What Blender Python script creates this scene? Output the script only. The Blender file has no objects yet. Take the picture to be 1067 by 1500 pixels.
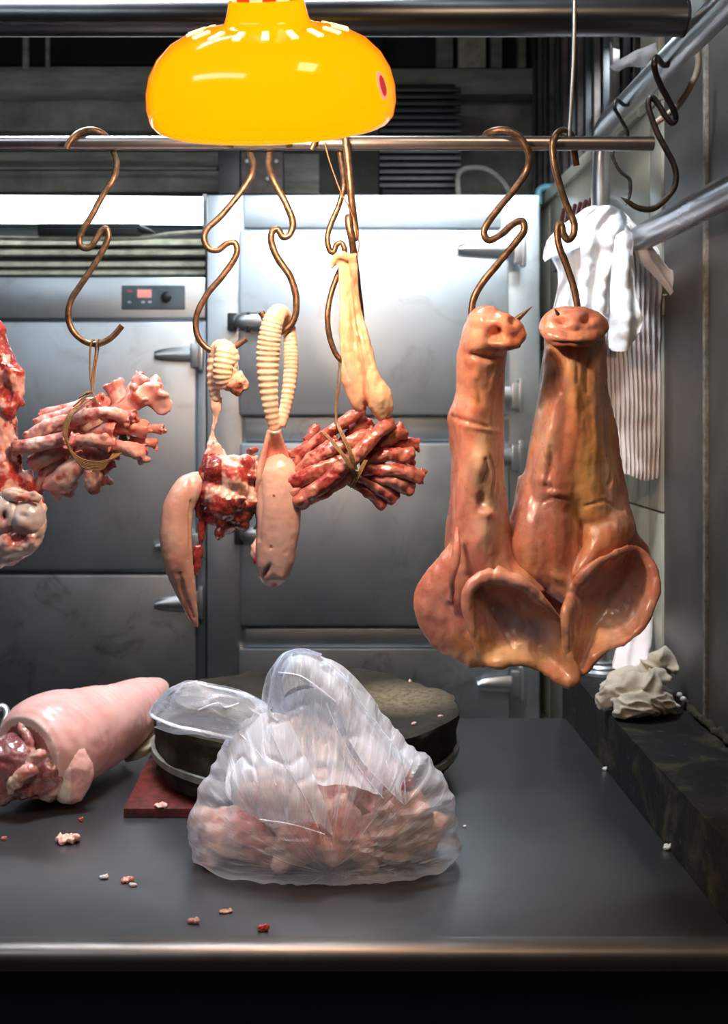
import bpy, bmesh, math, random
from mathutils import Vector, Matrix, noise as mn
PI = math.pi
C = bpy.context.scene.collection
sc = bpy.context.scene

# ---------------------------------------------------------------- camera, light, exposure
F = 1600.0; CX = 473.0; CY = 600.0; EYE = 1.46          # focal length and vanishing point for a 1067x1500 frame
def P(px, py, D):
    return Vector(((px - CX) * D / F, D, EYE - (py - CY) * D / F))
def XP(px, D): return (px - CX) * D / F
def ZP(py, D): return EYE - (py - CY) * D / F
cam_d = bpy.data.cameras.new('camera'); cam = bpy.data.objects.new('camera', cam_d); C.objects.link(cam)
cam.location = (0, 0, EYE); cam.rotation_euler = (PI / 2, 0, 0)
cam_d.sensor_fit = 'VERTICAL'; cam_d.sensor_height = 36; cam_d.lens = F / 1500 * 36
cam_d.shift_x = (533.5 - CX) / 1500; cam_d.shift_y = -(750 - CY) / 1500
cam_d.clip_start = 0.05
cam_d.dof.use_dof = True; cam_d.dof.focus_distance = 1.40; cam_d.dof.aperture_fstop = 7.0
sc.camera = cam
sc.view_settings.view_transform = 'Standard'; sc.view_settings.look = 'None'
sc.view_settings.gamma = 1.0; sc.view_settings.exposure = 0.0; sc.view_settings.use_curve_mapping = False
world = bpy.data.worlds.new('market_gloom'); sc.world = world; world.use_nodes = True
world.node_tree.nodes['Background'].inputs[0].default_value = (0.55, 0.66, 0.85, 1)
world.node_tree.nodes['Background'].inputs[1].default_value = 0.022
def lamp(name, kind, loc, energy, color, size=0.1, size_y=None, target=None, spread=None):
    d = bpy.data.lights.new(name, kind); d.energy = energy; d.color = color
    if kind == 'AREA':
        d.size = size
        if size_y: d.shape = 'RECTANGLE'; d.size_y = size_y
        if spread: d.spread = spread
    else: d.shadow_soft_size = size
    o = bpy.data.objects.new(name, d); C.objects.link(o); o.location = loc
    if target is not None:
        o.rotation_euler = (Vector(target) - Vector(loc)).to_track_quat('-Z', 'Y').to_euler()
    return o
lamp('aisle_ceiling_light', 'AREA', (-1.1, 0.2, 2.7), 9, (0.80, 0.90, 1.0), 1.3, 0.2, (0.0, 1.6, 1.3))
lamp('back_ceiling_light', 'AREA', (0.25, 2.36, 2.28), 5.5, (0.80, 0.92, 1.0), 1.1, 0.06, (0.1, 2.95, 1.70), spread=math.radians(95))
lamp('overhead_tube_light', 'AREA', (-0.28, 1.68, 2.72), 9, (0.80, 0.90, 1.0), 0.9, 0.14, (-0.22, 1.58, 0.9), spread=math.radians(62))
lamp('towel_fill_light', 'AREA', (0.10, 1.45, 2.75), 2.0, (0.78, 0.88, 1.0), 0.3, 0.2, (0.52, 2.0, 1.55), spread=math.radians(40))  # added cold fill aimed at the towels, not a visible fixture
lamp('aisle_bulb_light', 'AREA', (0.35, 0.55, 2.45), 3.5, (1.0, 0.70, 0.42), 0.22, 0.22, (0.27, 1.4, 1.3))
BULB = (-0.053, 1.135, 1.80)
lamp('heat_lamp_bulb', 'POINT', BULB, 38, (1.0, 0.77, 0.56), 0.028)

# ---------------------------------------------------------------- materials
def new_mat(name):
    m = bpy.data.materials.new(name); m.use_nodes = True
    nt = m.node_tree; b = nt.nodes['Principled BSDF']
    return m, nt, b
def setp(b, **k):
    names = dict(rough='Roughness', metal='Metallic', spec='Specular IOR Level', coat='Coat Weight', coat_r='Coat Roughness',
                 sss='Subsurface Weight', trans='Transmission Weight', emis='Emission Strength', alpha='Alpha', sheen='Sheen Weight', ior='IOR')
    for q, v in k.items(): b.inputs[names[q]].default_value = v
def node(nt, t, **k):
    n = nt.nodes.new(t)
    for a, v in k.items(): setattr(n, a, v)
    return n
def coords(nt, scale=(1, 1, 1), rot=(0, 0, 0)):
    g = node(nt, 'ShaderNodeNewGeometry'); mp = node(nt, 'ShaderNodeMapping')
    mp.inputs['Scale'].default_value = scale; mp.inputs['Rotation'].default_value = rot
    nt.links.new(g.outputs['Position'], mp.inputs[0]); return mp.outputs[0]
def noise_t(nt, co, scale, detail=5, rough=0.6, dist=0):
    n = node(nt, 'ShaderNodeTexNoise'); n.inputs['Scale'].default_value = scale; n.inputs['Detail'].default_value = detail
    n.inputs['Roughness'].default_value = rough; n.inputs['Distortion'].default_value = dist
    nt.links.new(co, n.inputs['Vector']); return n.outputs[0]
def ramp(nt, fac, stops):
    r = node(nt, 'ShaderNodeValToRGB'); e = r.color_ramp.elements
    while len(e) < len(stops): e.new(0.5)
    for i, (p, c) in enumerate(stops):
        e[i].position = p; e[i].color = (c[0], c[1], c[2], 1) if not isinstance(c, (int, float)) else (c, c, c, 1)
    nt.links.new(fac, r.inputs[0]); return r.outputs[0]
def mixc(nt, fac, a, b, mode='MIX'):
    m = node(nt, 'ShaderNodeMix'); m.data_type = 'RGBA'; m.blend_type = mode
    for s, v in ((0, fac), (6, a), (7, b)):
        if hasattr(v, 'links'): nt.links.new(v, m.inputs[s])
        else: m.inputs[s].default_value = v if isinstance(v, (int, float)) else (v[0], v[1], v[2], 1)
    return m.outputs[2]
def bump(nt, b, h, strength=0.3, dist=0.002, prev=None):
    n = node(nt, 'ShaderNodeBump'); n.inputs['Strength'].default_value = strength; n.inputs['Distance'].default_value = dist
    nt.links.new(h, n.inputs['Height'])
    if prev is not None: nt.links.new(prev, n.inputs['Normal'])
    nt.links.new(n.outputs[0], b.inputs['Normal']); return n.outputs[0]

def mat_simple(name, col, rough=0.5, metal=0.0, var=0.25, scale=20, bmp=0.15, bd=0.001, stretch=(1, 1, 1), coat=0):
    m, nt, b = new_mat(name); co = coords(nt, stretch)
    n = noise_t(nt, co, scale)
    dark = tuple(c * (1 - var) for c in col); lite = tuple(min(1, c * (1 + var)) for c in col)
    nt.links.new(ramp(nt, n, [(0.3, dark), (0.7, lite)]), b.inputs['Base Color'])
    setp(b, rough=rough, metal=metal, coat=coat)
    bump(nt, b, noise_t(nt, co, scale * 4), bmp, bd)
    return m
def mat_steel(name, col, rough=0.3, scratch=(1, 60, 60), smear=0.35, dirt=None):
    m, nt, b = new_mat(name)
    co = coords(nt, scratch); co2 = coords(nt)
    n1 = noise_t(nt, co, 12, 4, 0.7); n2 = noise_t(nt, co2, 3.5, 6, 0.65, 0.6)
    c = mixc(nt, n2, tuple(v * (1 - smear) for v in col), tuple(min(1, v * (1 + smear * 0.5)) for v in col))
    if dirt:
        f = ramp(nt, noise_t(nt, co2, 7, 8, 0.7, 1.0), [(0.55, 0), (0.72, 0.7)]); c = mixc(nt, f, c, dirt)
    nt.links.new(c, b.inputs['Base Color'])
    mr = node(nt, 'ShaderNodeMapRange'); mr.inputs[3].default_value = rough * 0.75; mr.inputs[4].default_value = rough * 1.35
    nt.links.new(n2, mr.inputs[0]); nt.links.new(mr.outputs[0], b.inputs['Roughness'])
    setp(b, metal=0.92)
    p = bump(nt, b, n1, 0.12, 0.0006); bump(nt, b, noise_t(nt, co2, 5, 2), 0.25, 0.01, p)
    return m
def mat_flesh(name, rough=0.38, sss=0.25, coat=0.35, mottling=0.35, scale=55, bmp=0.35, tint=(0.45, 0.06, 0.04), bd=0.0015):
    m, nt, b = new_mat(name); co = coords(nt)
    at = node(nt, 'ShaderNodeAttribute'); at.attribute_name = 'Col'
    n1 = noise_t(nt, co, scale, 7, 0.65, 0.8); n2 = noise_t(nt, co, scale * 5, 4, 0.7)
    f = ramp(nt, n1, [(0.52, 0.0), (0.72, mottling)])
    c = mixc(nt, f, at.outputs['Color'], tint)
    c = mixc(nt, ramp(nt, n2, [(0.35, 0.0), (0.75, 0.12)]), c, (0.95, 0.74, 0.60))
    nt.links.new(c, b.inputs['Base Color'])
    setp(b, rough=rough, sss=sss, coat=coat, coat_r=0.18, spec=0.5)
    b.inputs['Subsurface Radius'].default_value = (0.010, 0.004, 0.002); b.inputs['Subsurface Scale'].default_value = 0.6
    nt.links.new(ramp(nt, n2, [(0.3, rough * 0.7), (0.8, min(1, rough * 1.5))]), b.inputs['Roughness'])
    p = bump(nt, b, n1, bmp, bd); bump(nt, b, n2, bmp * 0.6, bd * 0.35, p)
    return m
def mat_film(name, base=0.22, tint=(0.90, 0.93, 1.0), focus=(480, 1235, 1.48), k=9.0, bmp=0.5):
    m, nt, b = new_mat(name)
    fp = P(*focus); g = node(nt, 'ShaderNodeNewGeometry'); sb = node(nt, 'ShaderNodeVectorMath', operation='SUBTRACT'); sb.inputs[1].default_value = fp
    nt.links.new(g.outputs['Position'], sb.inputs[0]); sx = node(nt, 'ShaderNodeSeparateXYZ'); nt.links.new(sb.outputs[0], sx.inputs[0])
    at = node(nt, 'ShaderNodeMath', operation='ARCTAN2'); nt.links.new(sx.outputs[0], at.inputs[0]); nt.links.new(sx.outputs[2], at.inputs[1])
    ml = node(nt, 'ShaderNodeMath', operation='MULTIPLY'); nt.links.new(at.outputs[0], ml.inputs[0]); ml.inputs[1].default_value = k
    ln = node(nt, 'ShaderNodeVectorMath', operation='LENGTH'); nt.links.new(sb.outputs[0], ln.inputs[0])
    l2 = node(nt, 'ShaderNodeMath', operation='MULTIPLY'); nt.links.new(ln.outputs['Value'], l2.inputs[0]); l2.inputs[1].default_value = 9.0
    cb = node(nt, 'ShaderNodeCombineXYZ'); nt.links.new(ml.outputs[0], cb.inputs[0]); nt.links.new(l2.outputs[0], cb.inputs[1])
    n1 = noise_t(nt, cb.outputs[0], 2.2, 5, 0.62, 0.5); n2 = noise_t(nt, coords(nt), 16, 5, 0.6, 0.8)
    b.inputs['Base Color'].default_value = (*tint, 1); setp(b, rough=0.16, spec=0.6)
    bump(nt, b, n1, bmp, 0.004)
    tr = node(nt, 'ShaderNodeBsdfTransparent'); tl = node(nt, 'ShaderNodeBsdfTranslucent'); tl.inputs[0].default_value = (*tint, 1)
    ad = node(nt, 'ShaderNodeMixShader'); ad.inputs[0].default_value = 0.35
    nt.links.new(b.outputs[0], ad.inputs[1]); nt.links.new(tl.outputs[0], ad.inputs[2])
    lw = node(nt, 'ShaderNodeLayerWeight'); lw.inputs[0].default_value = 0.35
    s = ramp(nt, n1, [(0.42, base * 0.75), (0.56, base * 1.2), (0.64, min(1, base * 2.4)), (0.72, min(1, base * 3.4))])
    s2 = node(nt, 'ShaderNodeMath', operation='MULTIPLY'); nt.links.new(lw.outputs['Facing'], s2.inputs[0]); s2.inputs[1].default_value = 0.55
    s3 = node(nt, 'ShaderNodeMath', operation='ADD'); s3.use_clamp = True
    nt.links.new(s, s3.inputs[0]); nt.links.new(s2.outputs[0], s3.inputs[1])
    mx = node(nt, 'ShaderNodeMixShader'); nt.links.new(s3.outputs[0], mx.inputs[0])
    nt.links.new(tr.outputs[0], mx.inputs[1]); nt.links.new(ad.outputs[0], mx.inputs[2])
    nt.links.new(mx.outputs[0], nt.nodes['Material Output'].inputs[0])
    return m
def mat_emit(name, col, strength, base=None):
    m, nt, b = new_mat(name)
    b.inputs['Base Color'].default_value = (*(base or col), 1)
    b.inputs['Emission Color'].default_value = (*col, 1); setp(b, emis=strength, rough=0.25)
    return m
def mat_cloth(name, col, rough=0.9, scale=900, fold=0.5, stain=None):
    m, nt, b = new_mat(name); co = coords(nt); n = noise_t(nt, co, 9, 5, 0.6)
    c = mixc(nt, n, tuple(v * 0.9 for v in col), col)
    if stain: c = mixc(nt, ramp(nt, noise_t(nt, co, 26, 6, 0.7, 0.6), [(0.5, 0), (0.7, 0.7)]), c, stain)
    nt.links.new(c, b.inputs['Base Color']); setp(b, rough=rough, sheen=0.3)
    p = bump(nt, b, noise_t(nt, co, scale, 2), 0.3, 0.0004); bump(nt, b, noise_t(nt, co, 45, 3), fold, 0.003, p)
    return m

# ---------------------------------------------------------------- objects
def tag(o, label=None, cat=None, group=None, kind=None):
    if label: o['label'] = label
    if cat: o['category'] = cat
    if group: o['group'] = group
    if kind: o['kind'] = kind
    return o
def mesh_obj(name, me, mat=None, parent=None):
    o = bpy.data.objects.new(name, me); C.objects.link(o)
    if mat is not None and not me.materials: me.materials.append(mat)
    if parent is not None:
        o.parent = parent; o.matrix_parent_inverse = Matrix.Translation(parent.location).inverted()
    return o
def obj(name, bm, mat=None, parent=None, smooth=True, sharp=40):
    bmesh.ops.recalc_face_normals(bm, faces=bm.faces)
    me = bpy.data.meshes.new(name); 
    for f in bm.faces: f.smooth = smooth
    bm.to_mesh(me); bm.free()
    if smooth and sharp: me.set_sharp_from_angle(angle=math.radians(sharp))
    return mesh_obj(name, me, mat, parent)
def thing(name, loc, label, cat, group=None):
    o = bpy.data.objects.new(name, None); C.objects.link(o); o.location = loc; o.empty_display_size = 0.05
    return tag(o, label, cat, group)
def box(bm, x0, x1, y0, y1, z0, z1, bev=0.0):
    b2 = bmesh.new(); bmesh.ops.create_cube(b2, size=1)
    for v in b2.verts:
        v.co = Vector(((x0 + x1) / 2 + v.co.x * (x1 - x0), (y0 + y1) / 2 + v.co.y * (y1 - y0), (z0 + z1) / 2 + v.co.z * (z1 - z0)))
    if bev: bmesh.ops.bevel(b2, geom=b2.edges[:], offset=bev, segments=2, affect='EDGES', profile=0.6)
    merge(bm, b2); return bm
def merge(bm, b2):
    me = bpy.data.meshes.new('t'); b2.to_mesh(me); b2.free(); bm.from_mesh(me); bpy.data.meshes.remove(me)
def nb(): return bmesh.new()
def pbox(bm, x0, y0, x1, y1, D0, depth, bev=0.002):       # rectangle at distance D0, then real depth behind
    return box(bm, XP(x0, D0), XP(x1, D0), D0, D0 + depth, ZP(y1, D0), ZP(y0, D0), bev)
def cat(p0, p1, p2, p3, t):
    return 0.5 * ((2 * p1) + (p2 - p0) * t + (2 * p0 - 5 * p1 + 4 * p2 - p3) * t * t + (3 * p1 - p0 - 3 * p2 + p3) * t ** 3)
def spline(pts, n, closed=False):
    m = len(pts); out = []
    segs = m if closed else m - 1
    for i in range(n + (0 if closed else 1)):
        u = i / n * segs; k = min(int(u), segs - 1); t = u - k
        g = (lambda j: pts[j % m]) if closed else (lambda j: pts[max(0, min(m - 1, j))])
        out.append(cat(g(k - 1), g(k), g(k + 1), g(k + 2), t))
    return out
def tube(bm, pts, r, seg=10, n=None, cap=True, wob=0, flat=None, seed=0, caps_in=0):
    """smooth tube through pts (Vectors); r a number or a list; flat=(a,b) scales the two cross axes"""
    m = len(pts)
    rr = r if isinstance(r, (list, tuple)) else [r] * m
    n = n or m * 5
    q = [Vector((p.x, p.y, p.z, rr[i])) if False else (p, rr[i]) for i, p in enumerate(pts)]
    cp = spline([p for p, _ in q], n); cr = spline([float(v) for _, v in q], n)
    up = Vector((0, 1, 0)); rings = []
    for i, p in enumerate(cp):
        t = (cp[min(i + 1, n)] - cp[max(i - 1, 0)]).normalized()
        if abs(t.dot(up)) > 0.98: up = Vector((1, 0, 0))
        a = (up - t * up.dot(t)).normalized(); b = t.cross(a)
        fa, fb = flat or (1, 1)
        ring = []
        for k in range(seg):
            th = 2 * PI * k / seg; rad = max(cr[i], 1e-5)
            if wob: rad *= 1 + wob * mn.noise(p * 90 + Vector((math.cos(th), math.sin(th), seed * 3.1)))
            ring.append(bm.verts.new(p + a * (math.cos(th) * rad * fa) + b * (math.sin(th) * rad * fb)))
        rings.append(ring); up = a
    for i in range(n):
        for k in range(seg):
            bm.faces.new((rings[i][k], rings[i][(k + 1) % seg], rings[i + 1][(k + 1) % seg], rings[i + 1][k]))
    if cap:
        for ring, s in ((rings[0], 1), (rings[-1], -1)):
            c = sum((v.co for v in ring), Vector()) / seg
            d = (cp[1] - cp[0]).normalized() if s == 1 else (cp[-2] - cp[-1]).normalized()
            cv = bm.verts.new(c + d * caps_in)
            for k in range(seg): bm.faces.new((ring[k], ring[(k + 1) % seg], cv))
    return bm
def patch(rows, nu=40, nv=40):
    """grid of Vectors -> smooth surface grid"""
    mid = [spline(r, nu) for r in rows]
    cols = [spline([mid[i][u] for i in range(len(rows))], nv) for u in range(nu + 1)]
    bm = nb(); V = [[bm.verts.new(cols[u][v]) for u in range(nu + 1)] for v in range(nv + 1)]
    for v in range(nv):
        for u in range(nu): bm.faces.new((V[v][u], V[v][u + 1], V[v + 1][u + 1], V[v + 1][u]))
    return bm
def sheet(bm, thick):
    """give an open surface a real thickness (both skins and the edge)"""
    bmesh.ops.recalc_face_normals(bm, faces=bm.faces); bm.normal_update()
    bmesh.ops.solidify(bm, geom=bm.faces[:], thickness=thick); return bm
def loft(rings, cap=True):
    bm = nb(); R = [[bm.verts.new(p) for p in r] for r in rings]; s = len(rings[0])
    for i in range(len(R) - 1):
        for k in range(s): bm.faces.new((R[i][k], R[i][(k + 1) % s], R[i + 1][(k + 1) % s], R[i + 1][k]))
    if cap:
        for r in (R[0], R[-1]):
            c = bm.verts.new(sum((v.co for v in r), Vector()) / s)
            for k in range(s): bm.faces.new((r[k], r[(k + 1) % s], c))
    return bm
def lathe(bm, prof, seg=48, M=None, closed=False):
    R = []
    for (r, z) in prof:
        R.append([bm.verts.new((M or Matrix()) @ Vector((r * math.cos(2 * PI * k / seg), r * math.sin(2 * PI * k / seg), z))) for k in range(seg)])
    for i in range(len(R) - 1 + (1 if closed else 0)):
        a, b = R[i], R[(i + 1) % len(R)]
        for k in range(seg): bm.faces.new((a[k], a[(k + 1) % seg], b[(k + 1) % seg], b[k]))
    if not closed:
        for r in (R[0], R[-1]):
            try: bm.faces.new(r)
            except ValueError: pass
    return bm
def blob(bm, c, rad, rot=None, sub=3):
    b2 = nb(); bmesh.ops.create_icosphere(b2, subdivisions=sub, radius=1)
    M = Matrix.Translation(c) @ (rot.to_matrix().to_4x4() if rot else Matrix()) @ Matrix.Diagonal((*rad, 1))
    bmesh.ops.transform(b2, matrix=M, verts=b2.verts); merge(bm, b2); return bm
def fuse(bm, voxel=0.0025, smooth=6):
    """melt overlapping closed shapes into one continuous surface; returns a mesh"""
    bmesh.ops.recalc_face_normals(bm, faces=bm.faces)
    me = bpy.data.meshes.new('t'); bm.to_mesh(me); bm.free()
    o = bpy.data.objects.new('t', me); C.objects.link(o)
    r = o.modifiers.new('r', 'REMESH'); r.mode = 'VOXEL'; r.voxel_size = voxel
    if smooth: s = o.modifiers.new('s', 'SMOOTH'); s.factor = 0.5; s.iterations = smooth
    dg = bpy.context.evaluated_depsgraph_get(); dg.update()
    out = bpy.data.meshes.new_from_object(o.evaluated_get(dg))
    bpy.data.objects.remove(o); bpy.data.meshes.remove(me)
    return out
def pix(co):
    return CX + co.x * F / co.y, CY - (co.z - EYE) * F / co.y
def seg_d(x, y, ax, ay, bx, by):
    dx, dy = bx - ax, by - ay; t = max(0, min(1, ((x - ax) * dx + (y - ay) * dy) / (dx * dx + dy * dy + 1e-9)))
    return math.hypot(x - ax - dx * t, y - ay - dy * t)
def shape(me, push=(), creases=(), noises=(), front_only=True):
    """push: (px,py,rx,ry,angle,metres) bumps along the normal; creases: (polyline px, width px, metres); noises: (scale, amp, stretch)"""
    n = [v.normal.copy() for v in me.vertices]
    for i, v in enumerate(me.vertices):
        x, y = pix(v.co); nn = n[i]; d = 0.0; fr = max(0.0, min(1.0, -nn.y * 1.6 + 0.25)) if front_only else 1.0
        if fr > 0:
            for (a, b, rx, ry, an, amp) in push:
                ux, uy = x - a, y - b
                if abs(ux) > 3 * max(rx, ry) or abs(uy) > 3 * max(rx, ry): continue
                c, s = math.cos(an), math.sin(an); p, q = (ux * c + uy * s) / rx, (-ux * s + uy * c) / ry
                d += amp * math.exp(-(p * p + q * q)) * fr
            for (pl, w, amp) in creases:
                dm = min(seg_d(x, y, *pl[k], *pl[k + 1]) for k in range(len(pl) - 1))
                if dm < 3 * w: d += amp * math.exp(-(dm / w) ** 2) * fr
        for (s, amp, st) in noises:
            d += amp * mn.fractal(Vector((v.co.x * st[0], v.co.y * st[1], v.co.z * st[2])) * s, 0.9, 2.0, 3)
        v.co = v.co + nn * d
    me.update(); return me
def paint(me, fn):
    a = me.color_attributes.new('Col', 'FLOAT_COLOR', 'POINT')
    for i, v in enumerate(me.vertices):
        c = fn(v.co); a.data[i].color = (c[0], c[1], c[2], 1)
    for p in me.polygons: p.use_smooth = True
def lerp3(a, b, t): return tuple(a[i] + (b[i] - a[i]) * t for i in range(3))
def splats(base, sp, nscale=30, jitter=10, mott=()):
    """pigment, with some light and shade painted in: soft patches (px,py,rx,ry,angle,rgb,alpha) with ragged borders"""
    def fn(co):
        x, y = pix(co)
        x += jitter * mn.noise(co * nscale * 2) ; y += jitter * mn.noise(co * nscale * 2 + Vector((9, 3, 5)))
        c = base
        for j, (rgb, th, al, s1) in enumerate(mott):
            q = 0.5 + 0.5 * mn.fractal(Vector((co.x * s1, co.y * s1, co.z * s1 * .45)) + Vector((j * 5.3, j, 2)), .8, 2, 4)
            c = lerp3(c, rgb, al * max(0, min(1, (q - th) * 7)))
        for (a, b, rx, ry, an, rgb, al) in sp:
            ux, uy = x - a, y - b; cc, s = math.cos(an), math.sin(an)
            p, q = (ux * cc + uy * s) / rx, (-ux * s + uy * cc) / ry
            e = p * p + q * q
            if e < 6: c = lerp3(c, rgb, al * math.exp(-e))
        t = 0.5 + 0.5 * mn.fractal(co * nscale, 0.9, 2, 3)
        k = 0.86 + 0.28 * t
        return (min(1, c[0] * k), min(1, c[1] * k * (0.92 + .16 * t)), min(1, c[2] * k * (0.9 + .2 * t)))
    return fn

# ================================================================ MATERIALS
M_STEEL = mat_steel('fridge_steel', (0.66, 0.71, 0.76), 0.38, (2, 60, 50), 0.2, (0.46, 0.46, 0.46))
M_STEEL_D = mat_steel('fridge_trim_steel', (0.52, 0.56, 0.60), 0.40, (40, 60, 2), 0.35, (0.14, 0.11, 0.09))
M_COUNTER = mat_steel('counter_steel', (0.17, 0.168, 0.172), 0.33, (50, 2, 2), 0.3, (0.16, 0.15, 0.15))
M_EDGE = mat_steel('counter_edge_steel', (0.17, 0.155, 0.145), 0.36, (2, 60, 60), 0.25)
M_PIPE = mat_steel('pipe_steel', (0.44, 0.45, 0.48), 0.25, (60, 3, 60), 0.3, (0.13, 0.09, 0.07))
M_RAIL = mat_steel('rail_steel', (0.42, 0.40, 0.41), 0.32, (3, 60, 60), 0.4, (0.26, 0.12, 0.07))
M_XBAR = mat_steel('dark_pipe_steel', (0.15, 0.15, 0.16), 0.30, (3, 60, 60), 0.4)
M_CHROME = mat_steel('chrome', (0.72, 0.74, 0.76), 0.32, (20, 20, 20), 0.3)
M_HOOK = mat_simple('hook_bronze', (0.21, 0.135, 0.085), 0.36, 0.75, 0.55, 130, 0.5, 0.0008)
M_BLACK = mat_simple('black_plastic', (0.012, 0.014, 0.017), 0.45)
M_DARK = mat_simple('dark_void_paint', (0.010, 0.011, 0.013), 0.8)
M_APRON = mat_simple('apron_unlit_metal', (0.012, 0.016, 0.022), 0.35, 0.3)  # unlit metal apron, its shade put into the near-black colour
M_PLASTER = mat_simple('grimy_plaster', (0.19, 0.185, 0.16), 0.85, 0, 0.4, 9, 0.5, 0.004)
M_BEAM = mat_simple('grimy_beam_paint', (0.17, 0.17, 0.14), 0.8, 0, 0.45, 14, 0.6, 0.003, (0.4, 1, 2))
M_SLAT = mat_simple('olive_slat_paint', (0.33, 0.31, 0.24), 0.55, 0, 0.35, 25, 0.3, 0.002)
M_PANEL = mat_simple('grey_wall_panel', (0.11, 0.10, 0.09), 0.42, 0.25, 0.25, 5, 0.12, 0.001)
M_SEAM = mat_simple('seam_filler', (0.26, 0.235, 0.19), 0.8, 0, 0.5, 60, 0.6, 0.002)
M_TILE = mat_simple('cream_wall_tile', (0.46, 0.44, 0.35), 0.3, 0, 0.18, 6, 0.1, 0.001)
M_GROUT = mat_simple('grout', (0.09, 0.075, 0.06), 0.9)
M_RUST = mat_simple('rusty_bar', (0.085, 0.065, 0.06), 0.7, 0.2, 0.4, 40)
M_LEDGE = mat_simple('grimy_black_ledge', (0.021, 0.020, 0.020), 0.55, 0, 0.55, 35, 0.9, 0.003)
m_, nt_, b_ = new_mat('grimy_ledge_black'); co_ = coords(nt_); na = noise_t(nt_, co_, 9, 8, .7, .8); nb_ = noise_t(nt_, co_, 60, 6, .75)
c_ = mixc(nt_, ramp(nt_, na, [(0.52, 0), (0.70, .8)]), (0.013, 0.012, 0.012), (0.075, 0.062, 0.030)); c_ = mixc(nt_, ramp(nt_, nb_, [(0.60, 0), (0.74, .55)]), c_, (0.16, 0.14, 0.11))
nt_.links.new(c_, b_.inputs['Base Color']); setp(b_, rough=.8, spec=.15); bump(nt_, b_, nb_, .8, .003); M_LEDGE = m_
M_GRIME = mat_simple('olive_grime', (0.045, 0.037, 0.018), 0.9, 0, 0.6, 70, 1.0, 0.004)
M_TUBE = mat_emit('lit_tube', (0.86, 0.97, 1.0), 5.5)
M_FIT = mat_simple('fixture_white', (0.55, 0.57, 0.58), 0.5)
M_BLUEHOSE = mat_simple('blue_hose', (0.10, 0.30, 0.38), 0.4)
M_RED = mat_simple('dark_red_plastic', (0.22, 0.04, 0.025), 0.4)
M_STRING = mat_simple('straw_string', (0.20, 0.125, 0.055), 0.6, 0, 0.35, 300, 0.6, 0.0006)
M_WHITETAPE = mat_cloth('white_plastic_strip', (0.62, 0.64, 0.66), 0.5)

def struct(name, bm, m, parent=None, **k):
    o = obj(name, bm, m, parent, **k)
    if parent is None: o['kind'] = 'structure'
    return o
def M_panel(bm_, **k): return bm_

# ================================================================ SETTING
struct('floor', box(nb(), -2.2, 1.2, -1.0, 3.9, -0.05, 0.0), mat_simple('floor_tile', (0.06, 0.06, 0.06), 0.4))
struct('ceiling', box(nb(), -2.2, 1.2, 0.9, 3.9, 2.85, 2.9), M_DARK)
struct('wall_back', box(nb(), -2.2, 1.2, 3.72, 3.80, 0.0, 2.85), M_PLASTER)
struct('wall_left', box(nb(), -2.2, -2.12, 0.9, 3.72, 0.0, 2.85), M_DARK)
WX = 0.623
struct('wall_right', box(nb(), WX + 0.004, WX + 0.10, 0.75, 2.0, 0.0, 2.85), M_PANEL)
bm = nb(); box(bm, WX - 0.002, WX + 0.006, 1.774, 1.785, 0.947, 2.85, 0.001)
struct('trim_1', bm, M_SEAM)
# cream tiled stretch of the right wall beyond the panel
bm = nb(); z = 0.0
for z0, z1 in ((0.0, 0.60), (0.604, 0.90), (0.904, 1.268), (1.272, 1.63), (1.634, 2.03)):
    for y0, y1 in ((2.01, 2.085), (2.088, 2.55), (2.554, 3.0), (3.004, 3.45)):
        box(bm, WX + 0.001, WX + 0.02, y0, y1, z0, z1, 0.0015)
struct('wall_right_tiled', bm, M_TILE)
struct('wall_right_core', box(nb(), WX + 0.006, WX + 0.10, 2.002, 3.719, 0.0, 2.03), M_GROUT)
struct('trim_2', box(nb(), WX - 0.004, WX + 0.10, 2.012, 2.13, 2.031, 2.85, 0.003), M_TILE)
struct('trim_3', box(nb(), WX - 0.01, WX + 0.12, 2.131, 3.715, 2.031, 2.062, 0.003), M_TILE)
struct('grille_dark_backdrop', box(nb(), WX + 0.30, WX + 0.34, 2.14, 3.71, 2.07, 2.84), M_DARK)  # near-black sheet standing in for the darkness beyond the grille
# ledge and grimy base strip
bm = nb(); box(bm, 0.482, WX + 0.002, 1.285, 2.20, 0.05, 0.945, 0.004)
struct('wall_ledge', bm, M_LEDGE)
b2 = patch([[Vector((0.4825 + 0.145 * i / 5, 1.286 + 0.905 * j / 30, 0.947)) for i in range(6)] for j in range(31)], 24, 150)
for v in b2.verts:
    a = mn.fractal(v.co * 14, 0.9, 2, 4); v.co.z += 0.004 * a - 0.002 + (0.004 if v.co.x > 0.60 else 0)
sheet(b2, 0.006); struct('trim_4', b2, M_LEDGE)
b2 = nb(); 
for k in range(32):
    y = 1.30 + k * 0.028; blob(b2, Vector((WX - 0.004, y, 0.955 + 0.006 * mn.noise(Vector((y * 30, 0, 0))))), (0.007, 0.022, 0.009 + 0.006 * mn.noise(Vector((y * 17, 4, 0)))), None, 2)
me = fuse(b2, 0.004, 2); shape(me, noises=((60, 0.003, (1, 1, 1)),), front_only=False)
for p in me.polygons: p.use_smooth = True
struct_o = mesh_obj('baseboard_right', me, M_GRIME); struct_o['kind'] = 'structure'

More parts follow.
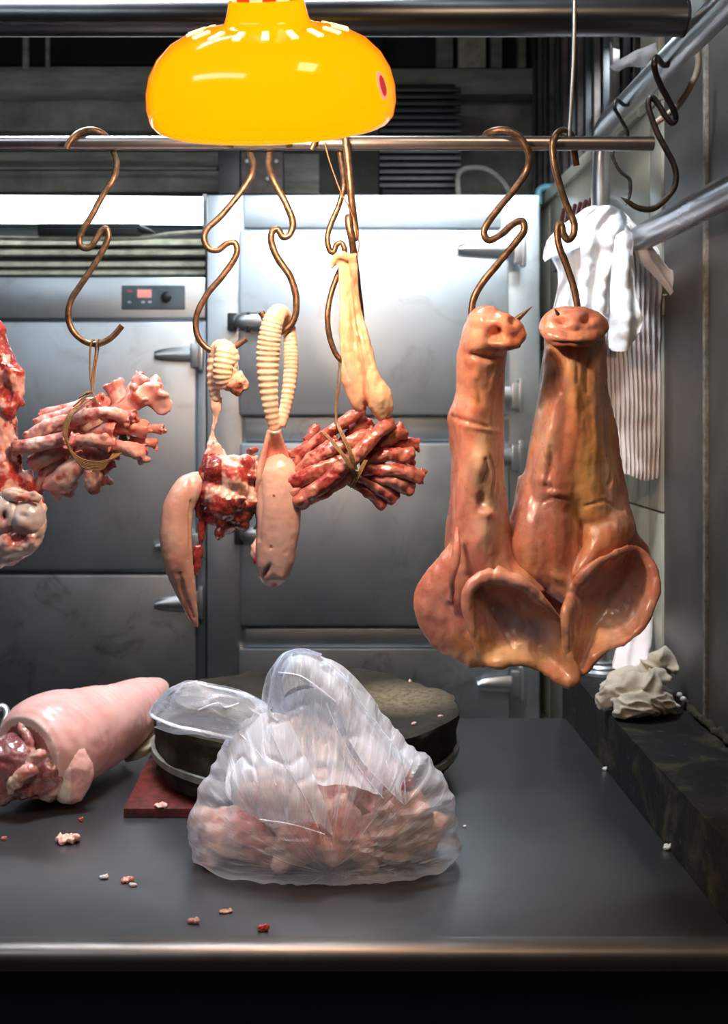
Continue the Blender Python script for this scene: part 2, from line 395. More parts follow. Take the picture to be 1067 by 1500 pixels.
# background beams, duct, boxes behind and above the fridges
DB = 3.5
struct('trim_5', pbox(nb(), -320, 97, 420, 131, DB - 0.12, 0.16, 0.006), M_BEAM)
struct('trim_6', pbox(nb(), -320, 134, 420, 192, DB, 0.12, 0.004), M_PLASTER)
struct('trim_7', pbox(nb(), -320, 222, 322, 243, DB - 0.04, 0.12, 0.004), M_BEAM)
struct('trim_8', pbox(nb(), -320, 250, 322, 281, DB - 0.02, 0.12, 0.004), M_PLASTER)
struct('trim_9', pbox(nb(), 560, 100, 815, 138, DB - 0.1, 0.14, 0.004), M_BEAM)
struct('trim_10', pbox(nb(), 655, 140, 808, 300, DB, 0.1, 0.004), M_PLASTER)
bm = nb()
tube(bm, [P(-320, 245, 3.40), P(0, 246, 3.40), P(160, 246, 3.40), P(318, 247, 3.40)], 0.006, 10)
tag(obj('conduit_pipe', bm, M_BEAM), 'thin painted conduit running along the grey wall above the white light at left', 'pipe')
for i, x in enumerate((38, 70)):
    bm = nb(); tube(bm, [P(x, -30, 3.3), P(x, 100, 3.3)], 0.010 if i == 0 else 0.007, 10, 4)
    tag(obj('ceiling_drop_pipe', bm, M_BEAM), ('thicker dark vertical pipe at far upper left, leftmost of two', 'thinner dark vertical pipe at upper left, right of the thicker pipe')[i], 'pipe')
bm = nb(); pbox(bm, -320, -60, 340, 95, 3.60, 0.06, 0.003)
struct('trim_11', bm, M_DARK)
struct('trim_12', pbox(nb(), 420, -60, 800, 97, 3.62, 0.06, 0.003), M_DARK)
for i, (x0, x1, m) in enumerate(((500, 560, M_DARK), (640, 664, M_BEAM), (672, 712, M_SLAT), (720, 736, M_BEAM), (760, 771, M_BEAM), (780, 790, M_PANEL))):
    struct('trim_%d' % (13 + i), pbox(nb(), x0, 40, x1, 99, 3.5, 0.05, 0.003), m)
# black louvred box above the right fridge
t = thing('louvred_box', P(600, 281, 3.2), 'black louvred metal box on top of the tall fridge, right of the lamp', 'box')
obj('case', pbox(nb(), 560, 122, 668, 284, 3.2, 0.22, 0.006), M_DARK, t)
bm = nb()
for k in range(15):
    y = 128 + k * 10; pbox(bm, 556, y, 676, y + 6, 3.18, 0.02, 0.002)
obj('louvre', bm, M_BLACK, t)
t = thing('junction_box', P(350, 281, 3.15), 'small dark brown electrical box behind the hooks under the lamp', 'box')
obj('case', pbox(nb(), 320, 214, 352, 284, 3.15, 0.1, 0.004), M_BLACK, t)
obj('cover', pbox(nb(), 353, 222, 415, 284, 3.13, 0.1, 0.004), M_RUST, t)
for (x, y) in ((362, 236), (405, 236), (392, 262)): obj('screw', blob(nb(), P(x, y, 3.125), (0.006, 0.004, 0.006), None, 2), M_FIT, t)
struct('trim_20', pbox(nb(), 415, 225, 468, 284, 3.3, 0.1, 0.004), M_BEAM)
bm = nb(); tube(bm, [P(672, 288, 3.12), P(672, 255, 3.12), P(690, 246, 3.12), P(715, 249, 3.12), P(738, 268, 3.12), P(750, 290, 3.12)], 0.008, 10)
tag(obj('bent_pipe', bm, M_BEAM), 'thin dark bent pipe rising above the tall fridge, right of the louvred box', 'pipe')
bm = nb(); tube(bm, [P(790, 300, 3.0), P(790, 280, 3.0), P(803, 274, 3.0), P(818, 279, 3.0), P(826, 300, 3.05), P(828, 420, 3.05)], 0.010, 12)
tag(obj('blue_hose', bm, M_BLUEHOSE), 'pale blue hose curving over beside the top right of the tall fridge', 'hose')

# window grille on the right: bars beyond the sill
t = thing('window_grille', (WX + 0.05, 2.9, 2.07), 'rusty barred window grille at upper right behind the hanging rod', 'grille')
for k in range(15):
    y = 2.20 + k * 0.085
    obj('bar', box(nb(), WX + 0.03, WX + 0.045, y, y + (0.030 if k % 3 == 0 else 0.014), 2.063, 2.84, 0.002), M_RUST if k % 2 else M_BLACK, t)
for z in (2.17, 2.5):
    obj('cross_bar', box(nb(), WX + 0.047, WX + 0.055, 2.16, 3.6, z, z + 0.02, 0.002), M_BLACK, t)
# striped box of red slats near the post
t = thing('red_slat_bundle', P(845, 340, 2.45), 'small bundle of dark red sticks on the tiled wall behind the white towels', 'bundle')
for k in range(7):
    bm = nb(); tube(bm, [P(818 + k * 8, 378 - k * 5, 2.45), P(822 + k * 8, 335 - k * 5, 2.44), P(827 + k * 8, 306 - k * 3, 2.45)], 0.0048, 8, 6)
    obj('stick', bm, M_RED, t)
obj('holder_box', pbox(nb(), 815, 330, 880, 395, 2.47, 0.05, 0.003), M_RUST, t)

# ================================================================ LIGHT FIXTURES
t = thing('fluorescent_light', P(100, 306, 3.02), 'long lit white fluorescent light glowing above the left fridge', 'light')
bm = nb(); tube(bm, [P(-330, 306, 3.02), P(-100, 306, 3.02), P(297, 309, 3.02)], 0.039, 24, 8, flat=(0.7, 1))
obj('diffuser', bm, M_TUBE, t)
obj('end_cap', pbox(nb(), 297, 284, 303, 333, 2.99, 0.06, 0.002), M_FIT, t)
obj('mounting_strip', pbox(nb(), -330, 300, 300, 318, 3.06, 0.03, 0.003), M_FIT, t)
t = thing('ceiling_tube_light', P(700, -8, 2.3), 'lit white tube light at the top edge of the photo above the thick steel pipe', 'light')
bm = nb(); tube(bm, [P(455, -9, 2.3), P(1000, -9, 2.3)], 0.018, 16, 4); obj('tube', bm, M_TUBE, t)
obj('batten', box(nb(), XP(455, 2.3), XP(1000, 2.3), 2.29, 2.33, ZP(-24, 2.3), ZP(-24, 2.3) + 0.04, 0.003), M_FIT, t)

# ================================================================ FRIDGES
def plate(x0, y0, x1, y1, D0, depth=0.04, bev=0.004): return pbox(nb(), x0, y0, x1, y1, D0, depth, bev)
DR = 2.95
t = thing('tall_fridge', (XP(548, DR), DR, 0.0), 'tall brushed steel two-door fridge standing behind the counter in the middle', 'fridge')
zb = 1.46 - 0.0; 
obj('body', box(nb(), XP(303, DR), XP(792, DR), DR, DR + 0.70, 0.08, ZP(285, DR), 0.006), M_STEEL_D, t)
obj('top_panel', plate(358, 286, 735, 333, DR - 0.012, 0.012, 0.002), M_STEEL, t)
obj('side_stile', plate(738, 286, 790, 1150, DR - 0.010, 0.010, 0.002), M_STEEL, t)
obj('side_stile', plate(304, 286, 355, 1150, DR - 0.010, 0.010, 0.002), M_STEEL, t)
DD = DR - 0.045
def door(t, x0, y0, x1, y1, m=None):
    d = obj('door', plate(x0, y0, x1, y1, DD, 0.045, 0.008), m or M_STEEL, t); return d
d1 = door(t, 350, 337, 746, 608); 
obj('middle_rail', plate(360, 614, 746, 646, DR - 0.02, 0.02, 0.002), M_STEEL_D, t)
d2 = door(t, 352, 649, 746, 917)
obj('middle_rail', plate(360, 921, 746, 948, DR - 0.02, 0.02, 0.002), M_STEEL, t)
obj('kick_panel', plate(350, 951, 746, 1150, DD + 0.01, 0.035, 0.004), M_STEEL_D, t)
for x in (320, 752): obj('foot', box(nb(), XP(x, DR), XP(x + 26, DR), DR + 0.05, DR + 0.1, 0.0, 0.08), M_BLACK, t)
def strap_hinge(t, x0, x1, y, D0, h=20, flip=1):
    """long arrow shaped strap running to a knuckle block; x1 is the knuckle side"""
    s = 1 if x1 > x0 else -1; b = nb(); xs = x1 - s * 18
    rows = []
    for (px, hh) in ((x0, 2.5), (x0 + s * 10, 7), ((x0 + xs) / 2, 10), (xs, h / 2 + 2)):
        rows.append([P(px, y + 2 + hh * 0.55, D0), P(px, y, D0 - 0.006), P(px, y - hh, D0)])
    pb = patch(rows, 8, 14); sheet(pb, 0.006); merge(b, pb)
    h_ = obj('hinge', b, M_CHROME, t)
    k = nb(); pbox(k, min(xs, x1), y - h / 2 - 8, max(xs, x1), y + h / 2 + 8, D0 - 0.022, 0.025, 0.004)
    pbox(k, min(x1, x1 - s * 7), y - h / 2 - 14, max(x1, x1 - s * 7), y + h / 2 + 12, D0 - 0.03, 0.035, 0.003)
    obj('knuckle', k, M_CHROME, h_)
strap_hinge(t, 672, 772, 365, DD - 0.004, 26)
for y in (580, 670, 1003): strap_hinge(t, 700, 768, y, DD - 0.004, 22)
def latch(t, x0, x1, y, D0):
    b = nb(); tube(b, [P(x0 + 10, y, D0 - 0.016), P(x0 + 24, y - 1, D0 - 0.024), P(x1 - 20, y, D0 - 0.024), P(x1, y + 2, D0 - 0.012)], [0.012, 0.022, 0.022, 0.006], 14, flat=(0.55, 1))
    h_ = obj('latch_handle', b, M_CHROME, t)
    obj('catch', pbox(nb(), x0, y - 13, x0 + 14, y + 14, D0 - 0.014, 0.02, 0.005), M_BLACK, h_); obj('catch', pbox(nb(), x0 + 28, y - 14, x0 + 34, y + 14, D0 - 0.034, 0.03, 0.003), M_BLACK, h_)
latch(t, 333, 425, 471, DD); latch(t, 343, 430, 785, DD)

DL = 3.0
t = thing('low_fridge', (XP(100, DL), DL, 0.0), 'shorter steel fridge with small control panel behind the counter at left', 'fridge')
XL = -190
obj('body', box(nb(), XP(XL, DL), XP(302, DL), DL, DL + 0.62, 0.08, ZP(406, DL), 0.006), mat_steel('bluish_frame', (0.36, 0.42, 0.50), 0.4), t)
obj('fascia', plate(XL, 406, 301, 466, DL - 0.03, 0.03, 0.004), M_STEEL, t)
d = obj('door', plate(XL, 471, 287, 835, DL - 0.045, 0.045, 0.008), M_STEEL, t)
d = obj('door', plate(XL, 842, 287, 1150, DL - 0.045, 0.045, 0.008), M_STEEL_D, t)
obj('frame_stile', plate(289, 471, 302, 1150, DL - 0.02, 0.02, 0.002), mat_steel('bluish_stile', (0.42, 0.50, 0.60), 0.4), t)
cp = obj('control_panel', plate(178, 418, 271, 453, DL - 0.036, 0.008, 0.003), mat_simple('panel_grey', (0.10, 0.13, 0.15), 0.35), t)
obj('display', plate(201, 424, 222, 436, DL - 0.038, 0.003, 0.001), mat_emit('red_display', (1.0, 0.42, 0.35), 0.75, (0.3, 0.1, 0.1)), cp)
bm = nb(); lathe(bm, [(0.0, 0.0), (0.014, 0.0), (0.014, 0.006), (0.010, 0.009), (0.0, 0.009)], 20, Matrix.Translation(P(244, 435, DL - 0.036)) @ Matrix.Rotation(PI / 2, 4, 'X')); 
obj('dial', bm, M_BLACK, cp)
for x in (187, 207, 217): obj('button', pbox(nb(), x, 441, x + 5, 444, DL - 0.038, 0.003, 0.0005), M_FIT, cp)
obj('indicator', plate(186, 425, 193, 428, DL - 0.038, 0.003, 0.0005), mat_simple('red_mark', (0.5, 0.16, 0.14), 0.5), cp)
for y in (520, 800, 885): strap_hinge(t, 227, 297, y, DL - 0.05, 20)
for x in (-170, 262): obj('foot', box(nb(), XP(x, DL), XP(x + 28, DL), DL + 0.05, DL + 0.1, 0.0, 0.08), M_BLACK, t)
# slatted vent above the low fridge
t = thing('slatted_vent', P(100, 405, 3.1), 'olive grey slatted vent panel on top of the shorter left fridge', 'vent')
obj('back_panel', pbox(nb(), -190, 330, 301, 405, 3.16, 0.03, 0.003), M_BLACK, t)
for (a, b_) in ((352, 362), (366, 377), (384, 393), (396, 405)):
    bm = nb(); pts = [[P(x, a, 3.09), P(x, (a + b_) / 2, 3.075), P(x, b_, 3.12)] for x in (-190, 0, 150, 301)]
    pb = patch(pts, 6, 6); sheet(pb, 0.004); obj('slat', pb, M_SLAT, t)
t = thing('black_bar_bracket', P(130, 337, 3.0), 'black flat bar fixed just below the lit white light at left', 'bracket')
obj('bar', pbox(nb(), 55, 327, 205, 345, 2.98, 0.03, 0.003), M_BLACK, t)
bm = nb(); tube(bm, [P(203, 336, 2.99), P(214, 338, 2.99), P(226, 341, 2.99)], [0.014, 0.009, 0.003], 8); obj('tip', bm, M_BLACK, t)
bm = nb(); tube(bm, [P(-190, 345, 3.0), P(60, 350, 2.99), P(200, 349, 2.99), P(250, 343, 3.0), P(300, 340, 3.02)], 0.006, 10)
tag(obj('loose_cable', bm, M_SLAT), 'pale cable sagging below the black bar above the left fridge', 'cable')

# ================================================================ COUNTER
t = thing('steel_counter', (0, 1.7, 0.0), 'wide dark steel butcher counter across the foreground', 'counter')
X0 = -1.15; X1 = 0.481
obj('worktop', box(nb(), X0, X1, 1.262, 2.159, 0.825, 0.85, 0.001), M_COUNTER, t)
prof = [(1.2625, 0.851), (1.252, 0.8505), (1.243, 0.847), (1.237, 0.841), (1.235, 0.834), (1.236, 0.824), (1.25, 0.824), (1.2625, 0.824)]
bm = loft([[Vector((x, a, b)) for a, b in prof] for x in [X0 + (0.62 - X0) * k / 40 for k in range(41)]])
obj('front_edge', bm, M_EDGE, t)
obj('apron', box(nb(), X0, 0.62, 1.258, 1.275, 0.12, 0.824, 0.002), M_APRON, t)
for x in (X0 + 0.05, 0.30):
    for y in (1.34, 2.08): obj('leg', box(nb(), x, x + 0.05, y, y + 0.05, 0.0, 0.825, 0.004), M_STEEL_D, t)

# ================================================================ PIPES
def pipe(name, pts, r, label, m=M_PIPE, cat_='pipe', n=None, seg=28, **k):
    bm = nb(); tube(bm, pts, r, seg, n, **k); return tag(obj(name, bm, m), label, cat_)
t = thing('crossbar_pipe', (0, 1.575, 2.03), 'thick dark steel pipe running across the very top behind the lamp', 'pipe')
bm = nb(); tube(bm, [Vector((-1.0, 1.575, 2.025)), Vector((0.0, 1.575, 2.025)), Vector((0.520, 1.575, 2.025))], 0.0265, 32, 8); obj('bar', bm, M_XBAR, t)
bm = nb(); tube(bm, [Vector((0.519, 1.575, 2.025)), Vector((0.523, 1.575, 2.025))], 0.0275, 32, 2); obj('weld_ring', bm, M_BLACK, t)
t = thing('stand_pipe', (0.542, 2.13, 0.947), 'steel post on the ledge bending forward overhead into a pipe at right', 'pipe')
bm = nb(); tube(bm, [Vector((0.542, 2.13, 0.955)), Vector((0.542, 2.13, 1.4)), Vector((0.542, 2.13, 1.8)), Vector((0.542, 2.13, 1.93)), Vector((0.542, 2.115, 1.985)), Vector((0.542, 2.07, 2.003)),
                 Vector((0.542, 1.9, 2.005)), Vector((0.542, 1.6, 2.005)), Vector((0.542, 1.3, 2.005)), Vector((0.542, 0.9, 2.005))], [0.0175] * 4 + [0.019, 0.0205, 0.0205, 0.0215, 0.0215, 0.0215], 28, 60)
obj('post', bm, mat_steel('post_steel', (0.60, 0.62, 0.64), 0.27, (40, 40, 6), 0.35), t)
bm = nb(); lathe(bm, [(0.0, 0.0), (0.038, 0.0), (0.038, 0.006), (0.030, 0.010), (0.030, 0.015), (0.026, 0.019), (0.026, 0.024), (0.0, 0.026)], 32, Matrix.Translation((0.542, 2.13, 0.946)))
obj('floor_flange', bm, M_CHROME, t)
t = thing('hand_rail', (0.575, 1.6, 1.765), 'thick steel rail along the right wall, ending behind the white towels', 'rail')
bm = nb(); tube(bm, [Vector((0.567, 2.11, 1.765)), Vector((0.567, 1.7, 1.765)), Vector((0.567, 0.95, 1.765))], 0.0235, 28, 8); obj('bar', bm, M_PIPE, t)
RZ = ZP(209.5, 1.40)
t = thing('hanging_rail', (0, 1.40, RZ), 'slim steel hanging rail carrying the meat hooks below the lamp', 'rail')
bm = nb(); tube(bm, [Vector((-1.0, 1.40, RZ)), Vector((0, 1.40, RZ)), Vector((0.4235, 1.40, RZ - 0.001))], 0.0092, 24, 8, caps_in=0.0); obj('bar', bm, M_RAIL, t)
bm = nb(); tube(bm, [P(842, -60, 1.40), P(841, 60, 1.40), P(837, 150, 1.40), P(834, 200, 1.40)], 0.0030, 12, 10)
tag(obj('hanging_rod', bm, M_CHROME), 'thin vertical steel rod holding up the hanging rail near its right end', 'rod')

# ================================================================ HOOKS
def hook(name, pts, label, r=0.0040, tip=False, group=None, m=None, D=1.40, n=None):
    v = [P(p[0], p[1], D + (p[2] if len(p) > 2 else 0)) for p in pts]
    rr = [r] * len(v)
    if tip: rr[-1] = 0.0004; rr[-2] = r * 0.75
    bm = nb(); tube(bm, v, rr, 12, n or len(v) * 7, wob=0.10)
    return tag(obj(name, bm, m or M_HOOK), label, 'hook', group)
G = 'bronze S hooks on the hanging rail'
f, b_ = -0.014, 0.014
hook('meat_hook', [(97, 217, f), (105, 203, f), (118, 193, -.006), (135, 190, .006), (152, 196, b_), (162, 210, b_), (167, 226, b_), (171, 240, .010), (166, 262), (150, 287), (135, 315), (120, 340), (116, 354), (122, 363), (132, 362), (141, 350), (148, 338), (156, 335), (159, 345), (155, 358), (140, 385), (120, 415), (105, 438), (100, 460), (105, 482), (120, 498), (138, 504), (155, 500), (168, 490), (179, 477)],
     'bronze S hook holding the tied bundle of pale bones, leftmost on the rail', group=G)
hook('meat_hook', [(338, 214, f), (345, 198, -.008), (355, 193, .004), (366, 200, b_), (366, 212, b_), (367, 226, b_), (371, 240, .008), (368, 258), (350, 285), (325, 315), (304, 335), (299, 350), (306, 364), (320, 366), (334, 356), (345, 357), (346, 374), (328, 402), (303, 432), (288, 463), (289, 490), (301, 508), (318, 516), (336, 512), (350, 504), (361, 496)],
     'bronze S hook through the first ridged windpipe with the curved tongue', group=G)
hook('meat_hook', [(424, 214, f), (418, 198, -.008), (408, 193, .004), (399, 200, b_), (397, 212, b_), (395, 226, b_), (394, 242, .008), (401, 265), (419, 298), (429, 325), (425, 343), (415, 347), (407, 336), (399, 340), (398, 356), (408, 380), (425, 405), (434, 435), (432, 465), (420, 482), (405, 487), (393, 475), (383, 457)],
     'bronze S hook holding the looped ridged windpipe above the straight tongue', 0.0044, group=G)
hook('meat_hook', [(456, 219, f), (463, 206, f), (474, 196, -.004), (489, 196, .008), (498, 208, b_), (498, 222, b_), (501, 242, .010), (504, 270), (497, 300), (486, 326), (480, 348), (483, 366), (489, 369), (493, 359), (500, 356), (505, 365), (503, 382, .004), (493, 408, .006), (484, 435, .004), (480, 465), (483, 493), (491, 516), (501, 529), (508, 534, .006)],
     'bronze S hook with a long open loop left of the dangling tendon strip', 0.0036, group=G)
hook('meat_hook', [(512, 214, b_), (508, 198, b_), (505, 194, 0), (506, 200, f), (508, 215, f), (511, 242, -.010), (514, 280, -.006), (518, 318), (521, 344), (519, 348), (514, 330), (511, 318, -.004), (512, 332, -.006), (516, 352, -.004), (519, 375, .006), (524, 420, .012), (529, 470, .014), (528, 520, .014), (517, 545, .014), (507, 536, .010)],
     'thick bronze hook seen edge-on behind the dangling tendon strip', 0.0048, group=G)
hook('meat_hook', [(706, 218, b_), (709, 204, b_), (714, 196, .004), (728, 191, -.008), (746, 192, f), (764, 204, f), (775, 226, -.010), (772, 250), (755, 276), (731, 305), (713, 330), (710, 344), (718, 352), (735, 343), (752, 328), (765, 324), (768, 337), (756, 355), (730, 386), (706, 416), (693, 442), (693, 466), (706, 484, .004), (726, 488, .006), (746, 478, -.004), (762, 464, -.010), (780, 449, -.012)],
     'bronze S hook stuck through the snout of the left pig face', 0.0046, True, group=G)
hook('meat_hook', [(845, 243, .016), (842, 225, b_), (841, 208, b_), (835, 195, .008), (824, 191, -.004), (813, 200, f), (810, 216, f), (813, 242, -.012), (822, 276, -.006), (832, 305), (841, 325), (841, 342), (833, 351), (826, 343), (823, 330), (818, 330), (817, 345), (820, 362), (830, 388), (840, 418), (846, 448), (846, 475, .006), (836, 488, .006), (826, 480, -.010), (820, 465, -.022), (813, 452, -.028)],
     'dark bronze S hook stuck through the snout of the right pig face', 0.0044, True, group=G)
# hooks on the overhead pipe at right
M_DHOOK = mat_simple('dark_hook_iron', (0.05, 0.04, 0.035), 0.4, 0.7, 0.5, 120, 0.4, 0.0006)
hook('pipe_hook', [(985, 93, .035), (972, 95, .0), (962, 84, -.035), (959, 98, -.045), (965, 118, -.03), (975, 138, -.02), (987, 160, -.01), (990, 175, 0), (984, 180, 0), (975, 170, 0), (965, 153, 0), (955, 143, 0), (950, 152, 0), (954, 170), (966, 200), (981, 228), (990, 250), (989, 272), (977, 290), (957, 306), (936, 305), (921, 296), (910, 289)],
     'dark S hook hanging from the overhead pipe in front of the right wall', 0.0046, True, 'dark S hooks on the overhead pipe', m=M_DHOOK, D=1.66)
hook('pipe_hook', [(926, 152, .03), (915, 154, .0), (904, 146, -.03), (901, 158, -.035), (908, 172, -.02), (920, 195), (912, 210), (898, 224), (902, 240), (911, 253), (922, 262), (924, 275), (922, 290), (917, 302)],
     'thin dark hook hanging behind the right end of the hanging rail', 0.0032, True, 'dark S hooks on the overhead pipe', m=M_DHOOK, D=1.88)
hook('pipe_hook', [(1020, 66, .0), (1023, 82, .0), (1022, 104, .0), (1010, 130, 0), (993, 155, 0), (975, 170, 0), (961, 180, 0)],
     'pale tan curved hook dangling beside the right wall under the overhead pipe', 0.0050, False, D=1.72, m=mat_simple('tan_wire', (0.30, 0.22, 0.15), 0.5))
# white plastic strip stuck by the pipe
rows = [[P(893, 98, 2.0), P(905, 90, 1.99), P(925, 78, 1.98), P(962, 62, 1.97)], [P(900, 103, 2.0), P(915, 96, 1.985), P(935, 84, 1.975), P(962, 70, 1.97)], [P(908, 104, 2.0), P(922, 96, 1.99), P(942, 98, 1.985), P(966, 84, 1.97)]]
pb = patch(rows, 20, 10)
for v in pb.verts: v.co.y += 0.006 * mn.noise(v.co * 60)
sheet(pb, 0.0008); tag(obj('plastic_strip', pb, M_WHITETAPE), 'crumpled translucent white plastic strip hanging near the overhead pipe at upper right', 'plastic strip')

# ================================================================ HEAT LAMP
def mat_shade():
    m, nt, b = new_mat('orange_shade_plastic'); b.inputs['Base Color'].default_value = (0.55, 0.16, 0.004, 1)
    setp(b, rough=0.10, coat=0.0, spec=0.35)
    b.inputs['Emission Color'].default_value = (1.0, 0.50, 0.0, 1); setp(b, emis=0.95)
    lw = node(nt, 'ShaderNodeLayerWeight'); lw.inputs[0].default_value = 0.45
    nt.links.new(ramp(nt, lw.outputs['Facing'], [(0.0, (1.0, 0.60, 0.0)), (0.6, (1.0, 0.54, 0.0)), (1.0, (1.0, 0.15, 0.005))]), b.inputs['Emission Color'])
    return m
LM = Matrix.Translation((-0.053, 1.15, 1.762)) @ Matrix.Rotation(math.radians(-2), 4, 'Y') @ Matrix.Rotation(math.radians(24), 4, 'X')
t = thing('heat_lamp', LM @ Vector((0, 0, 0.16)), 'glowing orange dome lamp hanging tilted in front of the rail', 'lamp')
out = [(0.1225, 0.000), (0.1275, 0.006), (0.1300, 0.020), (0.1290, 0.036), (0.1245, 0.052), (0.1150, 0.068), (0.1000, 0.082), (0.0820, 0.091), (0.0620, 0.0965), (0.0450, 0.099), (0.0425, 0.103), (0.0400, 0.112), (0.0380, 0.1215)]
inn = [(r - 0.003, z - 0.0015 if r > 0.05 else z) for r, z in reversed(out)]
bm = nb(); lathe(bm, spline_prof(out) + spline_prof(inn) if False else out + inn, 72, LM, closed=True); shade = obj('lamp_shade', bm, mat_shade(), t, sharp=60)
M_SLOT = mat_emit('light_through_slots', (1.0, 0.86, 0.50), 1.5)
for k in range(18):
    bm = nb(); a = 2 * PI * (k + 0.5) / 18; R = Matrix.Rotation(a, 4, 'Z')
    vs = [(0.066, -0.0030, 0.0962), (0.083, -0.0037, 0.0912), (0.083, 0.0037, 0.0912), (0.066, 0.0030, 0.0962)]
    top = [bm.verts.new(LM @ R @ Vector((x, y, z + 0.0008))) for x, y, z in vs]; bot = [bm.verts.new(LM @ R @ Vector((x, y, z - 0.004))) for x, y, z in vs]
    bm.faces.new(top); bm.faces.new(bot[::-1])
    for i in range(4): bm.faces.new((top[i], bot[i], bot[(i + 1) % 4], top[(i + 1) % 4]))
    obj('vent_slot', bm, M_SLOT, shade, smooth=False)
bm = nb(); lathe(bm, [(0.034, 0.116), (0.0350, 0.1245), (0.033, 0.150), (0.031, 0.175), (0.026, 0.180), (0.024, 0.175), (0.026, 0.150), (0.030, 0.116)], 40, LM, closed=True)
m_, nt_, bb_ = new_mat('collar_stripes'); tc = node(nt_, 'ShaderNodeTexWave'); tc.bands_direction = 'X'; tc.inputs['Scale'].default_value = 12
nt_.links.new(coords(nt_), tc.inputs['Vector']); cr_ = ramp(nt_, tc.outputs[0], [(0.45, (0.85, 0.05, 0.01)), (0.6, (1.0, 0.75, 0.45))])
nt_.links.new(cr_, bb_.inputs['Base Color']); nt_.links.new(cr_, bb_.inputs['Emission Color']); setp(bb_, emis=0.8, rough=0.3)
obj('collar', bm, m_, t)
bm = nb(); tube(bm, [LM @ Vector((0, 0, 0.17)), LM @ Vector((0, 0, 0.2)), Vector((-0.053, 1.055, 2.3)), Vector((-0.053, 1.06, 2.85))], 0.004, 10, 12); obj('cord', bm, M_BLACK, t)
bm = nb(); blob(bm, Vector(BULB) + Vector((0, -0.005, 0.012)), (0.024, 0.024, 0.032), None, 3); tube(bm, [LM @ Vector((0, 0, 0.06)), LM @ Vector((0, 0, 0.13))], 0.014, 16, 3)
obj('bulb', bm, mat_emit('bulb_glass', (1.0, 0.72, 0.42), 9), t)
# red oval sticker on the right flank of the shade
def on_shade(ang, z, out_=0.0):
    pr = out[:9]
    for i in range(len(pr) - 1):
        if pr[i][1] <= z <= pr[i + 1][1]:
            q = (z - pr[i][1]) / (pr[i + 1][1] - pr[i][1]); r = pr[i][0] + q * (pr[i + 1][0] - pr[i][0]); break
    return LM @ Vector(((r + out_) * math.cos(ang), (r + out_) * math.sin(ang), z))
def sticker(a0, z0, ra, rz, off, m, nm, par, holes=None):
    bm = nb(); c = bm.verts.new(on_shade(a0, z0, off)); ring1 = []; ring2 = []
    for k in range(24):
        a = 2 * PI * k / 24
        ring1.append(bm.verts.new(on_shade(a0 + ra * .5 * math.cos(a), z0 + rz * .5 * math.sin(a), off))); ring2.append(bm.verts.new(on_shade(a0 + ra * math.cos(a), z0 + rz * math.sin(a), off)))
    for k in range(24):
        bm.faces.new((c, ring1[k], ring1[(k + 1) % 24])); bm.faces.new((ring1[k], ring2[k], ring2[(k + 1) % 24], ring1[(k + 1) % 24]))
    sheet(bm, 0.0003); return obj(nm, bm, m, par)
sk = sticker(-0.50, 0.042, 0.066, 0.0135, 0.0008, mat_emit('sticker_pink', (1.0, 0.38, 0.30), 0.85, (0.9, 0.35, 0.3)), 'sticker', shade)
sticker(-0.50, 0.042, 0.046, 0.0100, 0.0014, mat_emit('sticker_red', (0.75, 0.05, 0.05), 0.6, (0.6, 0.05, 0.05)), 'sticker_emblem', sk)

# ================================================================ FLESH
M_SKIN = mat_flesh('pig_skin', 0.33, 0.22, 0.5, 0.30, 26, 0.45, (0.40, 0.10, 0.06), bd=.003)
M_MEAT = mat_flesh('raw_meat', 0.24, 0.18, 0.8, 0.35, 60, 0.4, (0.30, 0.012, 0.012), 0.002)
M_TONGUE = mat_flesh('tongue_skin', 0.35, 0.28, 0.5, 0.15, 40, 0.25, (0.40, 0.14, 0.11))
M_BONE = mat_flesh('fresh_bone', 0.32, 0.28, 0.55, 0.22, 80, 0.22, (0.50, 0.07, 0.05))
M_LEG = mat_flesh('pork_leg_skin', 0.42, 0.3, 0.3, 0.12, 30, 0.25, (0.6, 0.2, 0.17))
SKIN = (0.68, 0.24, 0.16); FAT = (0.80, 0.56, 0.30); PALE = (0.78, 0.62, 0.52); DEEP = (0.36, 0.10, 0.07); PURP = (0.42, 0.25, 0.25)
YEL = (0.82, 0.50, 0.16); ROSE = (0.66, 0.22, 0.18)
D0 = 1.385
def mask_rows(rows, nc=11, span=92):
    out = []
    for (py, L, R, rd, val, *do) in rows:
        do = do[0] if do else 0
        c, w = (L + R) / 2, (R - L) / 2; r = []
        for k in range(nc):
            th = math.radians(-span + 2 * span * k / (nc - 1)); s = math.sin(th)
            dd = rd * (1 - math.cos(th)) + val * math.exp(-(s / 0.28) ** 2)
            r.append(P(c + w * s, py, D0 + dd + do))
        out.append(r)
    return out
def mask(rows, thick=0.012, nu=48, nv=70, off=0, **k):
    rr = mask_rows(rows, **k)
    for r in rr:
        for i, p in enumerate(r): r[i] = Vector((p.x * (1 + off / p.y), p.y + off, EYE + (p.z - EYE) * (1 + off / p.y)))
    b = patch(rr, nu, nv); bmesh.ops.recalc_face_normals(b, faces=b.faces)
    if sum(f.normal.y for f in b.faces) > 0: bmesh.ops.reverse_faces(b, faces=b.faces)
    b2 = b.copy(); vs = {}
    # back skin: same surface pushed to the rear
    sheet(b, thick); b2.free(); return b
